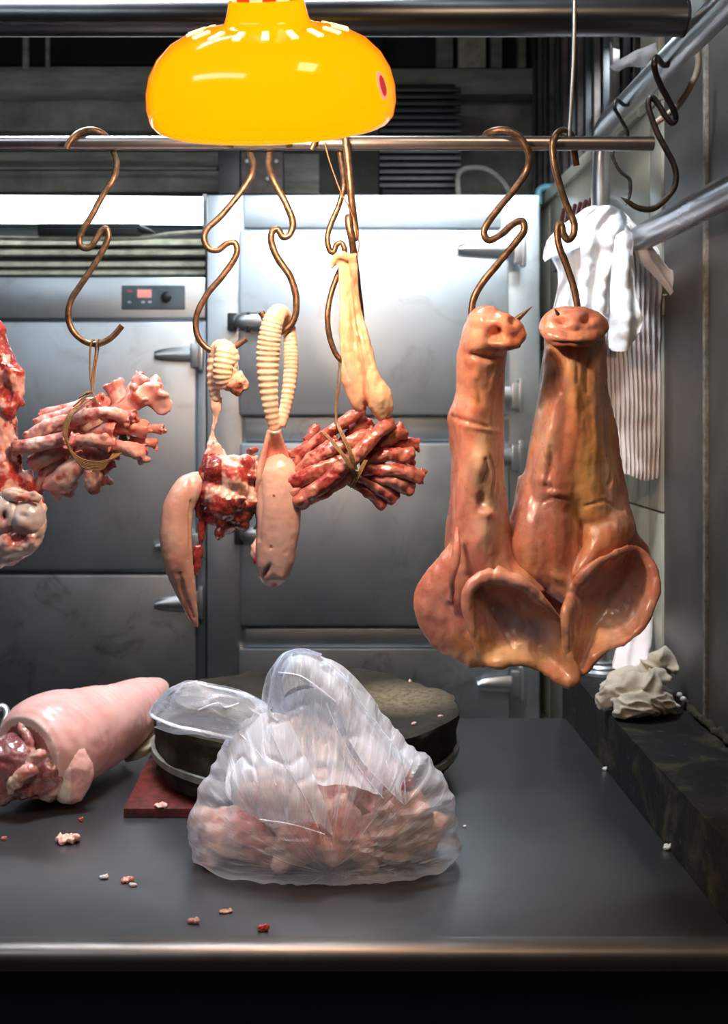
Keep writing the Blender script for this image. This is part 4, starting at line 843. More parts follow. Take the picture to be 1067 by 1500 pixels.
left_bones = [
 ([(21, 657, -.02), (60, 650, -.028), (97, 641, -.03)], [8, 10, 9], 'long pale bone poking furthest left out of the left bundle'),
 ([(104, 645, -.03), (130, 644, -.034), (164, 652, -.034)], [9, 9, 11], 'thick pale bone with sawn red end in front of the left bundle, near its tie'),
 ([(58, 607, 0), (100, 598, -.005), (140, 588, 0), (158, 590, .01)], [6, 7, 8, 9], None),
 ([(56, 622, -.005), (95, 606, -.014), (130, 600, -.016)], [9, 8, 7], None),
 ([(100, 620, -.012), (130, 607, -.028), (160, 604, -.030), (190, 616, -.022)], [6, 9, 8, 9], 'curved pale bone arching over the middle of the left bundle'),
 ([(40, 643, -.014), (75, 622, -.020), (110, 610, -.014)], [8, 9, 8], None),
 ([(62, 632, 0), (90, 627, -.016), (112, 624, -.01)], [6, 7, 6], None),
 ([(47, 680, -.004), (72, 668, -.012), (104, 655, 0)], [11, 12, 10], 'dark red meaty bone end at the lower left of the left bundle'),
 ([(56, 722, .004), (66, 692, -.004), (100, 668, 0)], [7, 8, 8], 'thin bone hanging lowest on the left side of the left bundle'),
 ([(78, 713, 0), (100, 692, -.012), (130, 668, -.008)], [16, 17, 12], 'broad flat bone spreading at the bottom of the left bundle'),
 ([(98, 724, .01), (108, 700, .004), (120, 670, .004)], [8, 9, 8], None),
 ([(140, 722, -.008), (134, 700, -.014), (134, 668, -.008)], [6, 12, 10], 'short pale bone pointing straight down below the straw tie of the left bundle'),
 ([(152, 713, .004), (140, 694, .004), (130, 670, .006)], [11, 10, 8], None),
 ([(162, 690, .006), (150, 676, .004), (130, 660, .01)], [9, 9, 8], None),
 ([(240, 630, .006), (215, 627, .004), (187, 624, 0)], [7, 6, 6], 'thin bone sticking furthest right out of the left bundle, upper of two'),
 ([(218, 631, -.010), (190, 627, -.014), (150, 632, -.006)], [10, 10, 9], None),
 ([(232, 651, .002), (210, 648, 0), (188, 645, 0)], [8, 7, 7], 'thin bone sticking furthest right out of the left bundle, lower of two'),
 ([(212, 664, -.020), (190, 658, -.022), (160, 650, -.014)], [11, 11, 8], 'knobbly fatty bone at the lower right front of the left bundle'),
 ([(234, 578, .010), (210, 580, .004), (188, 592, 0), (160, 612, .006)], [19, 17, 15, 12], 'large knobbly joint bone at the top right tip of the left bundle'),
 ([(164, 560, .012), (172, 580, .010), (178, 604, .01)], [12, 13, 12], 'hollow-ended bone pointing up from the top of the left bundle'),
 ([(214, 550, .022), (204, 566, .020), (190, 590, .02)], [14, 14, 12], None),
 ([(206, 577, -.014), (194, 590, -.014), (178, 606, -.006)], [13, 12, 10], 'open tubular bone below the large joint at the top right of the left bundle'),
 ([(197, 610, -.024), (183, 608, -.018), (160, 612, -.01)], [8, 8, 7], None),
 ([(172, 632, -.026), (158, 630, -.024), (135, 640, -.012)], [12, 11, 9], None),
 ([(150, 587, -.014), (140, 596, -.010), (120, 606, -.006)], [10, 9, 8], None),
 ([(178, 664, .004), (150, 664, 0), (120, 660, 0)], [8, 9, 9], None),
 ([(104, 634, .012), (140, 620, .012), (170, 615, .012)], [16, 20, 14], None),
 ([(120, 676, .016), (130, 640, .016), (150, 612, .014)], [14, 20, 14], None)]
for i, (p, r, l) in enumerate(left_bones): bone(p, r, l or LB, 10 + i, group=G1, knob=1 if l and 'knob' in l else 0, redness=.04)
G2 = 'bones of the right tied bundle'; RB = 'thin red meaty bone tied into the right bundle of bones'
right_bones = [
 ([(436, 738, -.014), (470, 712, -.024), (520, 668, -.026), (556, 632, -.020), (572, 618, -.01)], [13, 14, 13, 12, 11], 'thickest bone crossing the front of the right bundle from lower left to upper right'),
 ([(402, 728, -.010), (428, 722, -.014), (452, 708, -.006)], [12, 13, 12], 'dark red ragged bone end at the lower left tip of the right bundle'),
 ([(410, 714, -.004), (455, 696, -.020), (505, 670, -.016)], [14, 14, 12], None),
 ([(428, 702, -.002), (460, 668, -.014), (497, 646, -.010)], [8, 9, 9], None),
 ([(426, 690, .010), (460, 650, -.004), (500, 620, -.008), (527, 603, -.004)], [8, 8, 9, 9], 'long slim bone along the top edge of the right bundle'),
 ([(409, 674, .014), (428, 664, .006), (452, 653, .006)], [7, 8, 7], 'thin pinkish bone at the upper left of the right bundle beside the straight tongue'),
 ([(447, 684, -.010), (490, 658, -.022), (547, 634, -.010)], [9, 10, 10], None),
 ([(454, 648, .012), (459, 634, .010), (466, 624, .012)], [9, 8, 6], 'small red curled scrap standing up at the top left of the right bundle'),
 ([(614, 652, .010), (596, 650, .006), (560, 656, .004), (525, 672, .01)], [9, 11, 12, 12], 'bone poking furthest out at the upper right of the right bundle'),
 ([(592, 628, -.002), (575, 640, -.006), (545, 660, -.002)], [11, 13, 12], None),
 ([(606, 668, -.002), (570, 666, -.010), (528, 680, -.002)], [11, 12, 10], None),
 ([(619, 700, -.004), (585, 690, -.012), (530, 688, -.006)], [11, 12, 9], 'bone poking furthest right from the fan of the right bundle'),
 ([(605, 718, .002), (575, 703, -.006), (530, 696, 0)], [12, 13, 9], None),
 ([(596, 712, .014), (570, 706, .012), (530, 690, .012)], [12, 14, 12], None),
 ([(580, 733, .004), (555, 714, -.002), (522, 698, 0)], [10, 11, 9], None),
 ([(564, 742, .008), (540, 722, .002), (512, 702, .004)], [8, 9, 9], 'lowest bone of the fan at the right of the right bundle'),
 ([(574, 625, -.004), (556, 640, -.006), (530, 664, .004)], [12, 12, 12], None),
 ([(540, 612, .008), (515, 640, .008), (480, 680, .008)], [13, 15, 14], None),
 ([(505, 620, .002), (485, 634, -.002), (460, 660, .004)], [8, 9, 9], None),
 ([(450, 730, .002), (480, 714, -.004), (520, 690, .002)], [12, 13, 12], None)]
for i, (p, r, l) in enumerate(right_bones): bone(p, r, l or RB, 60 + i, group=G2, pale=(0.64, 0.26, 0.21), red=(0.30, .016, .015), redness=.15)

# ---------------- straw ties
def strands(name, paths, label, r=.0011):
    t = thing(name, P(*paths[0][0][:2], DM), label, 'tie')
    for pth in paths:
        bm = nb(); tube(bm, [P(a, b, DM + c) for a, b, c in pth], r, 8, len(pth) * 8, wob=.2); obj('strand', bm, M_STRING, t)
    return t
L1 = []
for k in range(6):
    o = k * 2.6; L1.append([(136 + k * .3, 584, -.02), (122 - o * .3, 592, -.032), (108 - o * .5, 606, -.042), (100 - o * .5, 625, -.046), (98 - o * .2, 643, -.048), (106 + o * .2, 662 + o * .6, -.048), (124, 674 + o * .9, -.046), (148, 676 + o * .9, -.044), (172 - o, 668 + o * .5, -.036), (186 - o, 650, .0), (176, 620, .03), (150, 596, .03), (136, 584, 0)])
for (a, b) in ((115, 583), (118, 592), (107, 596), (143, 592), (124, 577)): L1.append([(135, 574, -.024), ((a + 135) / 2, (b + 572) / 2, -.034), (a, b, -.036)])
L1 += [[(135, 574, -.020), (132, 545, -.008), (132, 515, -.006), (134, 500, -.006), (138, 499, .006), (140, 515, .004), (137, 545, -.006), (135, 574, -.018)],
       [(135, 574, -.021), (136, 545, -.010), (140, 520, -.007), (142, 500, -.006), (145, 499, .006), (143, 520, .003), (139, 545, -.008), (136, 574, -.02)]]
strands('straw_tie', L1, 'brown straw string looped on the leftmost hook and wound round the left bone bundle', .00115)
L2 = []
for k in range(3):
    o = k * 2.2
    L2.append([(471 + o, 633, -.026), (484 + o, 646, -.036), (500 + o, 666, -.044), (514 + o, 686, -.044), (520 + o, 700, -.034)]); L2.append([(492 + o * .6, 618, -.014), (501 + o, 640, -.034), (512 + o, 665, -.044), (519 + o, 688, -.04)])
    L2.append([(534 + o, 674, -.030), (526 + o, 690, -.036), (518 + o, 706, -.034), (514 + o, 714, -.024)])
L2 += [[(492, 620, -.014), (492, 598, -.008), (494, 570, -.004), (497, 535, -.002), (497, 529, 0)], [(493, 620, -.014), (494, 590, -.006), (499, 560, -.004), (500, 532, -.002)], [(490, 620, -.012), (505, 614, -.004), (520, 606, .0)],
       [(476, 208, -.012), (480, 225, -.014), (487, 248, -.016), (499, 280, -.016), (512, 305, -.018), (520, 325, -.018), (525, 345, -.018), (526, 362, -.018), (522, 378, -.018)]]
strands('straw_tie', L2, 'brown straw string hanging from the middle hooks and binding the right bone bundle', .00095)

# ---------------- leg bone cut off by the left edge
t = thing('leg_bone', P(0, 500, DM), 'big raw leg bone with blue-white knuckles, cut off by the left edge of the photo', 'meat bone')
bm = nb(); random.seed(21)
tube(bm, [P(-18, 470, DM), P(-4, 540, DM), (P(0, 600, DM)), P(2, 650, DM), P(4, 700, DM), P(0, 760, DM)], [.014, .026, .020, .021, .028, .038], 20, 40)
for (x, y, r) in ((18, 552, .016), (26, 572, .010), (8, 545, .018), (30, 590, .007), (12, 600, .013), (28, 574, .008), (30, 560, .006), (6, 720, .022), (28, 735, .018), (46, 722, .008)): blob(bm, P(x, y, DM - .008 + random.uniform(-.004, .008)), (r, r, r * 1.1), None, 2)
for (x, y, x2, y2, r) in ((58, 725, 62, 768, .004), (22, 560, 16, 620, .007), (36, 690, 50, 740, .007), (22, 640, 30, 700, .006)): tube(bm, [P(x, y, DM - .006), P((x + x2) / 2 + 1, (y + y2) / 2, DM - .010), P(x2, y2, DM - .004)], [r, r * 1.2, r * .4], 8)
me = fuse(bm, .002, 3); shape(me, noises=((35, .005, (1, 1, .7)), (120, .0014, (1, 1, 1))), front_only=False)
paint(me, meat_paint((.50, .03, .025), (.86, .46, .40), .52, 34, 8, (.26, .01, .012), top_fat=lambda x, y: .15 if 600 < y < 700 and x < 14 else 0)); fin('shaft_meat', me, M_MEAT, t)
for (x, y, r, lab) in ((5, 754, .026, 1), (38, 760, .0235, 0), (-40, 770, .02, 2)):
    bm = nb(); blob(bm, P(x, y, DM - .030), (r, r * .9, r * 1.05), None, 4); me = fuse(bm, .002, 2); shape(me, push=[(6, 757, 5, 8, 0, -.014)] if lab == 1 else [(34, 756, 6, 5, 0, -.004)], noises=((30, .003, (1, 1, 1)),))
    paint(me, splats((0.56, 0.54, 0.58), [(x - 6, y - 14, 12, 8, 0, (0.85, 0.72, 0.68), .6), (6, 757, 5, 7, 0, (0.3, 0.03, 0.04), .9), (x, y + 14, 20, 8, 0, (0.8, 0.35, 0.3), .5)], 40, 5)); o = fin('knuckle', me, M_BONE, t); o['label'] = 'smooth blue-white knuckle'
rows = [[P(-40, 770, DM - .02), P(0, 786, DM - .036), P(36, 782, DM - .038), P(60, 752, DM - .030), P(62, 722, DM - .02)], [P(-40, 800, DM - .02), P(0, 806, DM - .044), P(34, 800, DM - .044), P(60, 778, DM - .034), P(66, 745, DM - .02)], [P(-40, 832, DM), P(2, 830, DM - .012), P(36, 822, DM - .014), P(58, 798, DM - .012), P(66, 765, DM)], [P(-40, 820, DM + .02), P(2, 818, DM + .02), P(34, 808, DM + .02), P(52, 790, DM + .02), P(58, 760, DM + .02)]]
bm = patch(rows, 40, 34); sheet(bm, .007)
for (x, y, r) in ((12, 792, .012), (28, 800, .010), (-4, 798, .010), (20, 782, .008), (42, 790, .008), (20, 726, .012), (50, 728, .009), (34, 728, .010)): blob(bm, P(x, y, DM - .040), (r * 1.2, r * .7, r), None, 2)
me = fuse(bm, .0022, 3); shape(me, noises=((30, .006, (1, 1, 1)), (90, .0012, (1, 1, 1))), front_only=False)
paint(me, meat_paint((.66, .16, .12), (.86, .64, .58), .38, 30, 5, (.5, .1, .08))); fin('fat_flap', me, M_BONE, t)
hook('meat_hook', [(-52, 217, -.014), (-44, 203, -.014), (-30, 193, 0), (-16, 204, .014), (-10, 226, .014), (-14, 262, 0), (-40, 315), (-58, 352), (-48, 363), (-30, 340), (-20, 345), (-38, 385), (-56, 440), (-52, 480), (-34, 503), (-14, 498), (2, 480)],
     'bronze S hook carrying the big leg bone at the left edge of the photo', group=G)

# ================================================================ THINGS ON THE COUNTER
CZ = 0.8501
# red-stained board under the chopping block
m, nt, b = new_mat('red_stained_board'); co = coords(nt)
nt.links.new(ramp(nt, noise_t(nt, co, 60, 6, 0.7), [(0.35, (0.035, 0.006, 0.005)), (0.6, (0.15, 0.018, 0.012)), (0.8, (0.20, 0.05, 0.035))]), b.inputs['Base Color']); setp(b, rough=.45)
bump(nt, b, noise_t(nt, co, 120, 4), .6, .001)
bm = nb(); box(bm, -0.298, 0.10, 1.632, 2.02, CZ, CZ + .014, .002); 
tag(obj('cutting_board', bm, m), 'dark red stained square board lying under the round chopping block', 'cutting board')
# chopping block
m, nt, b = new_mat('old_block_wood'); co = coords(nt); n1 = noise_t(nt, co, 9, 6, .7, .8); n2 = noise_t(nt, co, 90, 5, .7)
geo = node(nt, 'ShaderNodeNewGeometry'); sp = node(nt, 'ShaderNodeSeparateXYZ'); nt.links.new(geo.outputs['Position'], sp.inputs[0])
dx = node(nt, 'ShaderNodeVectorMath', operation='DISTANCE'); nt.links.new(geo.outputs['Position'], dx.inputs[0]); dx.inputs[1].default_value = (0.137, 1.88, 0.966)
c = mixc(nt, ramp(nt, n1, [(0.35, 0), (0.7, 1)]), (0.014, 0.009, 0.006), (0.060, 0.042, 0.026))
c = mixc(nt, ramp(nt, dx.outputs['Value'], [(0.03, .95), (0.125, 0)]), c, (0.22, 0.165, 0.095)); c = mixc(nt, ramp(nt, n2, [(0.42, 0), (0.66, .7)]), c, (0.02, 0.018, 0.014))
nt.links.new(c, b.inputs['Base Color']); setp(b, rough=.8, spec=.2); bump(nt, b, n2, .7, .0015, bump(nt, b, n1, .5, .004))
t = thing('chopping_block', (-0.029, 1.84, CZ + .0145), 'old round wooden chopping block standing behind the plastic bag', 'chopping block')
bm = nb(); prof_ = [(0.0, 0.0), (.236, 0.0), (.246, .01), (.250, .04), (.248, .075), (.252, .092), (.250, .100), (.240, .1035), (.21, .1025), (.15, .099), (.08, .097), (0.0005, .096)]
prof2 = []
for i in range(len(prof_) - 1):
    for j in range(5): prof2.append(tuple(prof_[i][q] + (prof_[i + 1][q] - prof_[i][q]) * j / 5 for q in (0, 1)))
lathe(bm, prof2, 120, Matrix.Translation((-0.029, 1.84, CZ + .0145)))
for v in bm.verts:
    d = Vector((v.co.x + .029, v.co.y - 1.84, 0)); a = math.atan2(d.y, d.x)
    k = mn.fractal(Vector((math.cos(a) * 3, math.sin(a) * 3, v.co.z * 12)), .8, 2, 4)
    if d.length > .2: v.co += d.normalized() * k * .013; v.co.z += (.004 * k if v.co.z > CZ + .08 else 0)
    elif v.co.z > CZ + .05: v.co.z += .0025 * mn.fractal(v.co * 25, .8, 2, 3)
obj('block', bm, m, t)
bm = nb(); lathe(bm, [(.2505, .034), (.2575, .034), (.2575, .044), (.2505, .044)], 96, Matrix.Translation((-0.029, 1.84, CZ + .0145)), closed=True)
obj('band', bm, mat_simple('pale_band', (0.22, 0.21, 0.17), .45, 0, .4, 30), t)
for i, (x, y, l) in enumerate(((645, 1052, 'small pink scrap on the right rim of the chopping block'), (607, 1062, 'tiny pale speck of fat on the chopping block beside the pink scrap'), (600, 1000, 'tiny pale crumb near the back of the chopping block'))):
    D = (EYE - .966) * F / (y - 600)
    bm = nb(); blob(bm, P(x, y, D) + Vector((0, 0, .002)), (.0055 - .0014 * i, .004, .003), None, 2); me = fuse(bm, .0012, 1); shape(me, noises=((200, .003, (1, 1, 1)),), front_only=False)
    paint(me, lambda c: (.8, .42, .35)); tag(fin('meat_scrap', me, M_BONE), l, 'scrap', 'scraps of meat')

# pork leg
t = thing('pork_leg', P(110, 1130, 1.75), 'rolled pale pink pork leg with skin on, lying left of the chopping block', 'pork leg')
ax = [(Vector((XP(38, 1.668), 1.668, .929)), .064), (Vector((XP(62, 1.70), 1.70, .932)), .080), (Vector((XP(90, 1.745), 1.745, .931)), .080), (Vector((XP(125, 1.80), 1.80, .928)), .072), (Vector((XP(158, 1.855), 1.855, .927)), .064), (Vector((XP(190, 1.91), 1.91, .932)), .053), (Vector((XP(216, 1.955), 1.955, .943)), .038), (Vector((XP(236, 1.985), 1.985, .953)), .022), (Vector((XP(245, 1.995), 1.995, .956)), .006)]
bm = nb(); tube(bm, [a for a, _ in ax], [r for _, r in ax], 64, 120)
me = fuse(bm, .003, 4)
A, B = ax[1][0], ax[-1][0]; AX = (B - A).normalized()
def leg_t(co): return (co - A).dot(AX) / (B - A).length
nn = [v.normal.copy() for v in me.vertices]
for i, v in enumerate(me.vertices):
    s = leg_t(v.co); w = math.sin((s + .10 * mn.noise(v.co * 7) + .03 * mn.noise(v.co * 22)) * 120) * max(0, .5 + mn.noise(v.co * 10 + Vector((4, 4, 4))))
    amp = .0026 * math.exp(-((s - .75) / .25) ** 2) + .0006
    v.co += nn[i] * (w * amp + .002 * mn.noise(v.co * 16) + .0012 * mn.fractal(Vector((v.co.x * 8, v.co.y * 30, v.co.z * 30)), .8, 2, 3))
    if v.co.z < CZ: v.co.z = CZ
cutc = A
def leg_paint(co):
    s = leg_t(co); q = .5 + .5 * mn.fractal(co * 40, .8, 2, 3); rr = ((co - A) - AX * (co - A).dot(AX)).length
    c = lerp3((0.80, 0.36, 0.31), (0.86, 0.48, 0.42), q); c = lerp3(c, (0.72, 0.26, 0.23), max(0, .5 - abs(s - .22) * 5) * q)
    if s < -.105:
        c = (0.86, 0.60, 0.50) if rr > .050 else ((0.74, .45, .36) if q > .62 else (0.34, 0.10, 0.09))
    return c
me.update(); paint(me, leg_paint); fin('rind', me, M_LEG, t)
# cut end: muscles and fat bulging out
bm = nb(); random.seed(3)
blob(bm, P(104, 1135, 1.665), (.034, .02, .045), Matrix.Rotation(.15, 3, 'Y').to_euler(), 3)
me = fuse(bm, .0025, 3); shape(me, noises=((35, .003, (1, 1, 1)),), front_only=False); paint(me, lambda c: (.36, .13, .12) if pix(c)[0] < 84 else ((.86, .66, .54) if pix(c)[0] < 103 else (.80, .40, .35))); fin('cut_lobe', me, M_MEAT, t)
bm = nb()
for (x, y, D, a, b_, c_) in ((18, 1120, 1.66, .05, .04, .045), (0, 1140, 1.66, .04, .04, .04), (40, 1135, 1.655, .03, .03, .034), (70, 1140, 1.655, .022, .02, .040), (30, 1105, 1.68, .04, .04, .03)): blob(bm, P(x, y, D), (a, b_, c_), None, 3)
me = fuse(bm, .0028, 4); shape(me, noises=((24, .008, (1, 1, 1)), (90, .0015, (1, 1, 1))), front_only=False)
for v in me.vertices: v.co.z = max(v.co.z, CZ)
paint(me, meat_paint((.26, .07, .07), (.70, .42, .36), .66, 22, 7, (.20, .035, .035))); fin('cut_meat', me, M_MEAT, t)
bm = nb(); tube(bm, [P(14, 1160, 1.635), P(22, 1145, 1.625), P(38, 1132, 1.62), P(56, 1128, 1.625)], [.006, .010, .010, .005], 14); tube(bm, [P(46, 1120, 1.64), P(44, 1090, 1.65), P(34, 1068, 1.665), P(30, 1050, 1.68)], [.006, .009, .008, .005], 14)
tube(bm, [P(44, 1118, 1.635), P(56, 1108, 1.63), P(68, 1104, 1.632)], [.008, .010, .006], 12)
me = fuse(bm, .0022, 3); shape(me, noises=((50, .004, (1, 1, 1)),), front_only=False); paint(me, meat_paint((.58, .22, .17), (.78, .50, .40), .50, 40, 5, (.45, .12, .10))); fin('fat_fold', me, M_BONE, t)
# pale rag under the leg and knife
rows = [[P(178, 1105, 1.90), P(200, 1088, 1.90), P(228, 1070, 1.90)], [P(180, 1110, 1.88), P(206, 1100, 1.86), P(230, 1085, 1.87)], [P(184, 1117, 1.87), P(208, 1112, 1.86), P(226, 1098, 1.87)]]
bm = patch(rows, 24, 18)
for v in bm.verts: v.co.z = max(v.co.z, CZ + .002) + .004 * abs(mn.noise(v.co * 60))
sheet(bm, .003); tag(obj('small_cloth', bm, mat_cloth('beige_cloth', (.46, .40, .28))), 'small beige cloth tucked between the pork leg and the chopping block', 'cloth')
t = thing('knife', P(20, 1075, 1.78), 'dark-handled knife lying behind the pork leg at the left edge', 'knife')
bm = nb(); tube(bm, [P(36, 1036, 1.88), P(28, 1042, 1.86), P(16, 1056, 1.82), P(4, 1072, 1.78)], [.010, .0135, .011, .010], 16, flat=(.7, 1)); obj('handle', bm, M_BLACK, t)
bm = nb(); tube(bm, [P(2, 1074, 1.775), P(-20, 1080, 1.79), P(-50, 1090, 1.80)], [.012, .016, .004], 12, flat=(.15, 1.2)); obj('blade', bm, M_CHROME, t)
bm = nb(); tube(bm, [P(-10, 1040, 1.86), P(4, 1036, 1.87), P(10, 1046, 1.86), P(4, 1060, 1.84)], [.006, .007, .006, .004], 12); tag(obj('sharpener_grip', bm, M_CHROME), 'small grey metal grip at the left edge beside the knife handle', 'tool')

# scraps on the worktop
sc_ = [(98, 1234, .017, .006, (.80, .45, .36), 'largest pale pink meat scrap on the counter in front of the pork leg'), (118, 1203, .004, .003, (.5, .08, .06), 'small red crumb between the pork leg and the largest scrap'),
       (187, 1292, .009, .003, (.6, .22, .17), 'flat reddish scrap on the counter left of the bag'), (152, 1287, .006, .003, (.6, .55, .52), 'pale grey crumb left of the flat reddish scrap'), (195, 1298, .005, .002, (.55, .5, .5), 'pale sliver just below the flat reddish scrap'),
       (283, 1352, .007, .003, (.5, .25, .2), 'brownish scrap near the counter edge, below left of the bag'), (330, 1336, .009, .002, (.45, .25, .22), 'flat brown scrap just below the left corner of the bag'), (386, 1364, .006, .004, (.5, .03, .02), 'bright red crumb closest to the front edge of the counter'),
       (235, 1196, .010, .003, (.75, .4, .33), 'pink sliver on the front edge of the dark red board'), (978, 1245, .006, .005, (.75, .75, .72), 'white crumb at the foot of the ledge near the right edge'), (886, 1128, .004, .003, (.65, .65, .62), 'tiny white crumb by the ledge in front of the rag'),
       (681, 1212, .003, .002, (.6, .6, .6), 'tiny pale speck on the counter right of the bag'), (6, 1231, .004, .003, (.45, .12, .1), 'small red speck at the left edge of the counter')]
for i, (x, y, r, h, col, l) in enumerate(sc_):
    D = (EYE - CZ) * F / (y - 600); bm = nb(); z = CZ + h * .8
    if i == 8: z += .014; 
    c = P(x, y, D); c.z = z
    blob(bm, c, (r, r * .7, h), None, 2); blob(bm, c + Vector((r * .6, -r * .2, h * .4)), (r * .5, r * .4, h), None, 2)
    me = fuse(bm, max(.0009, r * .14), 1); shape(me, noises=((160, r * .35, (1, 1, 1)),), front_only=False)
    for v in me.vertices: v.co.z = max(v.co.z, CZ)
    paint(me, lambda q, col=col: tuple(k * (.75 + .5 * (0.5 + .5 * mn.noise(q * 300))) for k in col)); tag(fin('meat_scrap', me, M_BONE), l, 'scrap', 'scraps of meat')
for i, (x, y, D) in enumerate(((1002, 1018, 1.87), (1005, 1024, 1.85))):
    bm = nb(); c = P(x, y, D); c.x = min(c.x, WX - .012); blob(bm, c, (.0055, .004, .005), None, 2); tag(obj('crumb', bm, M_FIT), ('upper', 'lower')[i] + ' of two white crumbs on the grimy strip behind the rag', 'scrap', 'scraps of meat')

# ================================================================ PLASTIC BAG
M_FILM = mat_film('thin_bag_film', .25); M_FILM2 = mat_film('gathered_bag_film', .34, focus=(450, 1330, 1.44), k=12); M_FILM3 = mat_film('loop_film', .17, focus=(480, 1090, 1.47), k=6); M_HEM = mat_film('bag_hem_film', .55, bmp=.2)
DBG = 1.48
t = thing('plastic_bag', (XP(470, DBG), DBG, CZ), 'clear white plastic carrier bag full of meat standing on the counter', 'bag')
RW = [(.8515, 305, 650, .080), (.856, 290, 660, .088), (.868, 281, 665, .094), (.900, 279, 667, .096), (.930, 288, 665, .092), (.960, 300, 655, .082), (.985, 315, 630, .068), (1.005, 330, 604, .050), (1.022, 350, 584, .034), (1.042, 372, 566, .022), (1.065, 384, 546, .014), (1.085, 388, 524, .012), (1.104, 392, 505, .010), (1.120, 405, 484, .007), (1.129, 420, 464, .004)]
NS = 150
def bag_ring(z, L, R, h):
    out_ = []
    for k in range(NS):
        a = 2 * PI * k / NS; ca, sa = math.cos(a), math.sin(a); e = .8 if z < 1.0 else 1
        cx = (XP(L, DBG) + XP(R, DBG)) / 2; w = (XP(R, DBG) - XP(L, DBG)) / 2
        out_.append(Vector((cx + w * math.copysign(abs(ca) ** e, ca), DBG + h * math.copysign(abs(sa) ** e, sa), z)))
    return out_
keys = [bag_ring(*r) for r in RW]; cols_ = [spline([keys[i][k] for i in range(len(keys))], 110) for k in range(NS)]
rings = [[cols_[k][i] for k in range(NS)] for i in range(111)]
bm = loft(rings)
bm.normal_update(); nn = {v: v.normal.copy() for v in bm.verts}
for v in bm.verts:
    x, y = pix(v.co); z = v.co.z
    a = math.atan2(y - 1235, x - 480); rr_ = math.hypot(x - 480, y - 1235)
    radial = math.sin(a * 34 + 3 * mn.noise(v.co * 18)) * .0016 * min(1, rr_ / 60) * (1 if z < .99 else .3)
    vert = math.sin(math.atan2(x - 455, 1380 - y + 0) * 95 + 4 * mn.noise(v.co * 14)) * .0018 * max(0, min(1, (z - .94) / .06))
    big = .010 * mn.noise(Vector((v.co.x * 13, v.co.y * 13, v.co.z * 10)))
    k = max(0, min(1, (z - CZ) / .02)); top = max(.35, min(1, (1.14 - z) / .08))
    ridge = (1 - abs(mn.noise(Vector((a * 3, rr_ * .006, 3))))) ** 8 * .004
    v.co += nn[v] * (radial + vert + (big + ridge) * k) * top
    if v.co.z < CZ + .0003: v.co.z = CZ + .0003
    f_lim = 1.572
    if v.co.y > f_lim: v.co.y = f_lim
obj('bag_body', bm, M_FILM, t)
# inner crumpled layer, the front film folded over itself
def film_sheet(name, rows, nu, nv, amp, seed, mat, th=.0006, fr=(1, 1, 1)):
    b = patch(rows, nu, nv); b.normal_update()
    nn = {v: v.normal.copy() for v in b.verts}
    for v in b.verts:
        q = Vector((v.co.x * fr[0], v.co.y * fr[1], v.co.z * fr[2])) + Vector((seed, 0, 0))
        v.co += nn[v] * (amp * mn.noise(q * 18) + amp * .25 * mn.noise(q * 45) + amp * .5 * (1 - abs(mn.noise(q * 24))) ** 8)
    sheet(b, th); return obj(name, b, mat, t)
# right handle: tall loop rising and falling back to the right side
Dh = 1.475
film_sheet('handle', [[P(388, 1030, Dh), P(395, 990, Dh - .010), P(408, 962, Dh - .006), P(428, 950, Dh), P(460, 957, Dh + .006), P(500, 975, Dh + .004), P(540, 1020, Dh), P(572, 1060, Dh), P(612, 1100, Dh)],
                      [P(396, 1040, Dh - .01), P(404, 1005, Dh - .024), P(420, 982, Dh - .026), P(440, 972, Dh - .024), P(466, 985, Dh - .024), P(494, 1012, Dh - .034), P(520, 1060, Dh - .045), P(552, 1105, Dh - .06), P(590, 1150, Dh - .075)],
                      [P(405, 1052, Dh - .016), P(412, 1024, Dh - .030), P(430, 1008, Dh - .034), P(452, 1004, Dh - .034), P(476, 1018, Dh - .036), P(498, 1045, Dh - .046), P(516, 1090, Dh - .06), P(546, 1135, Dh - .08), P(592, 1178, Dh - .09)]], 90, 40, .007, 1, M_FILM2, fr=(1, 1, .6))
film_sheet('inner_fold', [[P(395, 1045, Dh + .004), P(430, 1015, Dh + .008), P(480, 1010, Dh + .006), P(530, 1040, Dh), P(570, 1090, Dh - .01)], [P(400, 1090, Dh - .02), P(430, 1070, Dh - .026), P(475, 1075, Dh - .024), P(520, 1090, Dh - .03), P(565, 1120, Dh - .04)],
                          [P(420, 1160, Dh - .07), P(440, 1140, Dh - .074), P(475, 1150, Dh - .076), P(515, 1150, Dh - .078), P(560, 1165, Dh - .08)]], 60, 50, .008, 5, M_FILM2, fr=(1.3, 1, .5))
film_sheet('inner_fold', [[P(330, 1085, Dh - .01), P(352, 1060, Dh - .02), P(385, 1045, Dh - .02), P(420, 1048, Dh - .02)], [P(335, 1120, Dh - .04), P(365, 1095, Dh - .05), P(400, 1085, Dh - .05), P(440, 1090, Dh - .045)],
                          [P(335, 1170, Dh - .075), P(375, 1150, Dh - .082), P(420, 1145, Dh - .083), P(470, 1160, Dh - .082)], [P(400, 1215, Dh - .092), P(430, 1205, Dh - .095), P(465, 1205, Dh - .096), P(490, 1225, Dh - .096)]], 60, 60, .007, 9, M_FILM2, fr=(1.3, 1, .5))
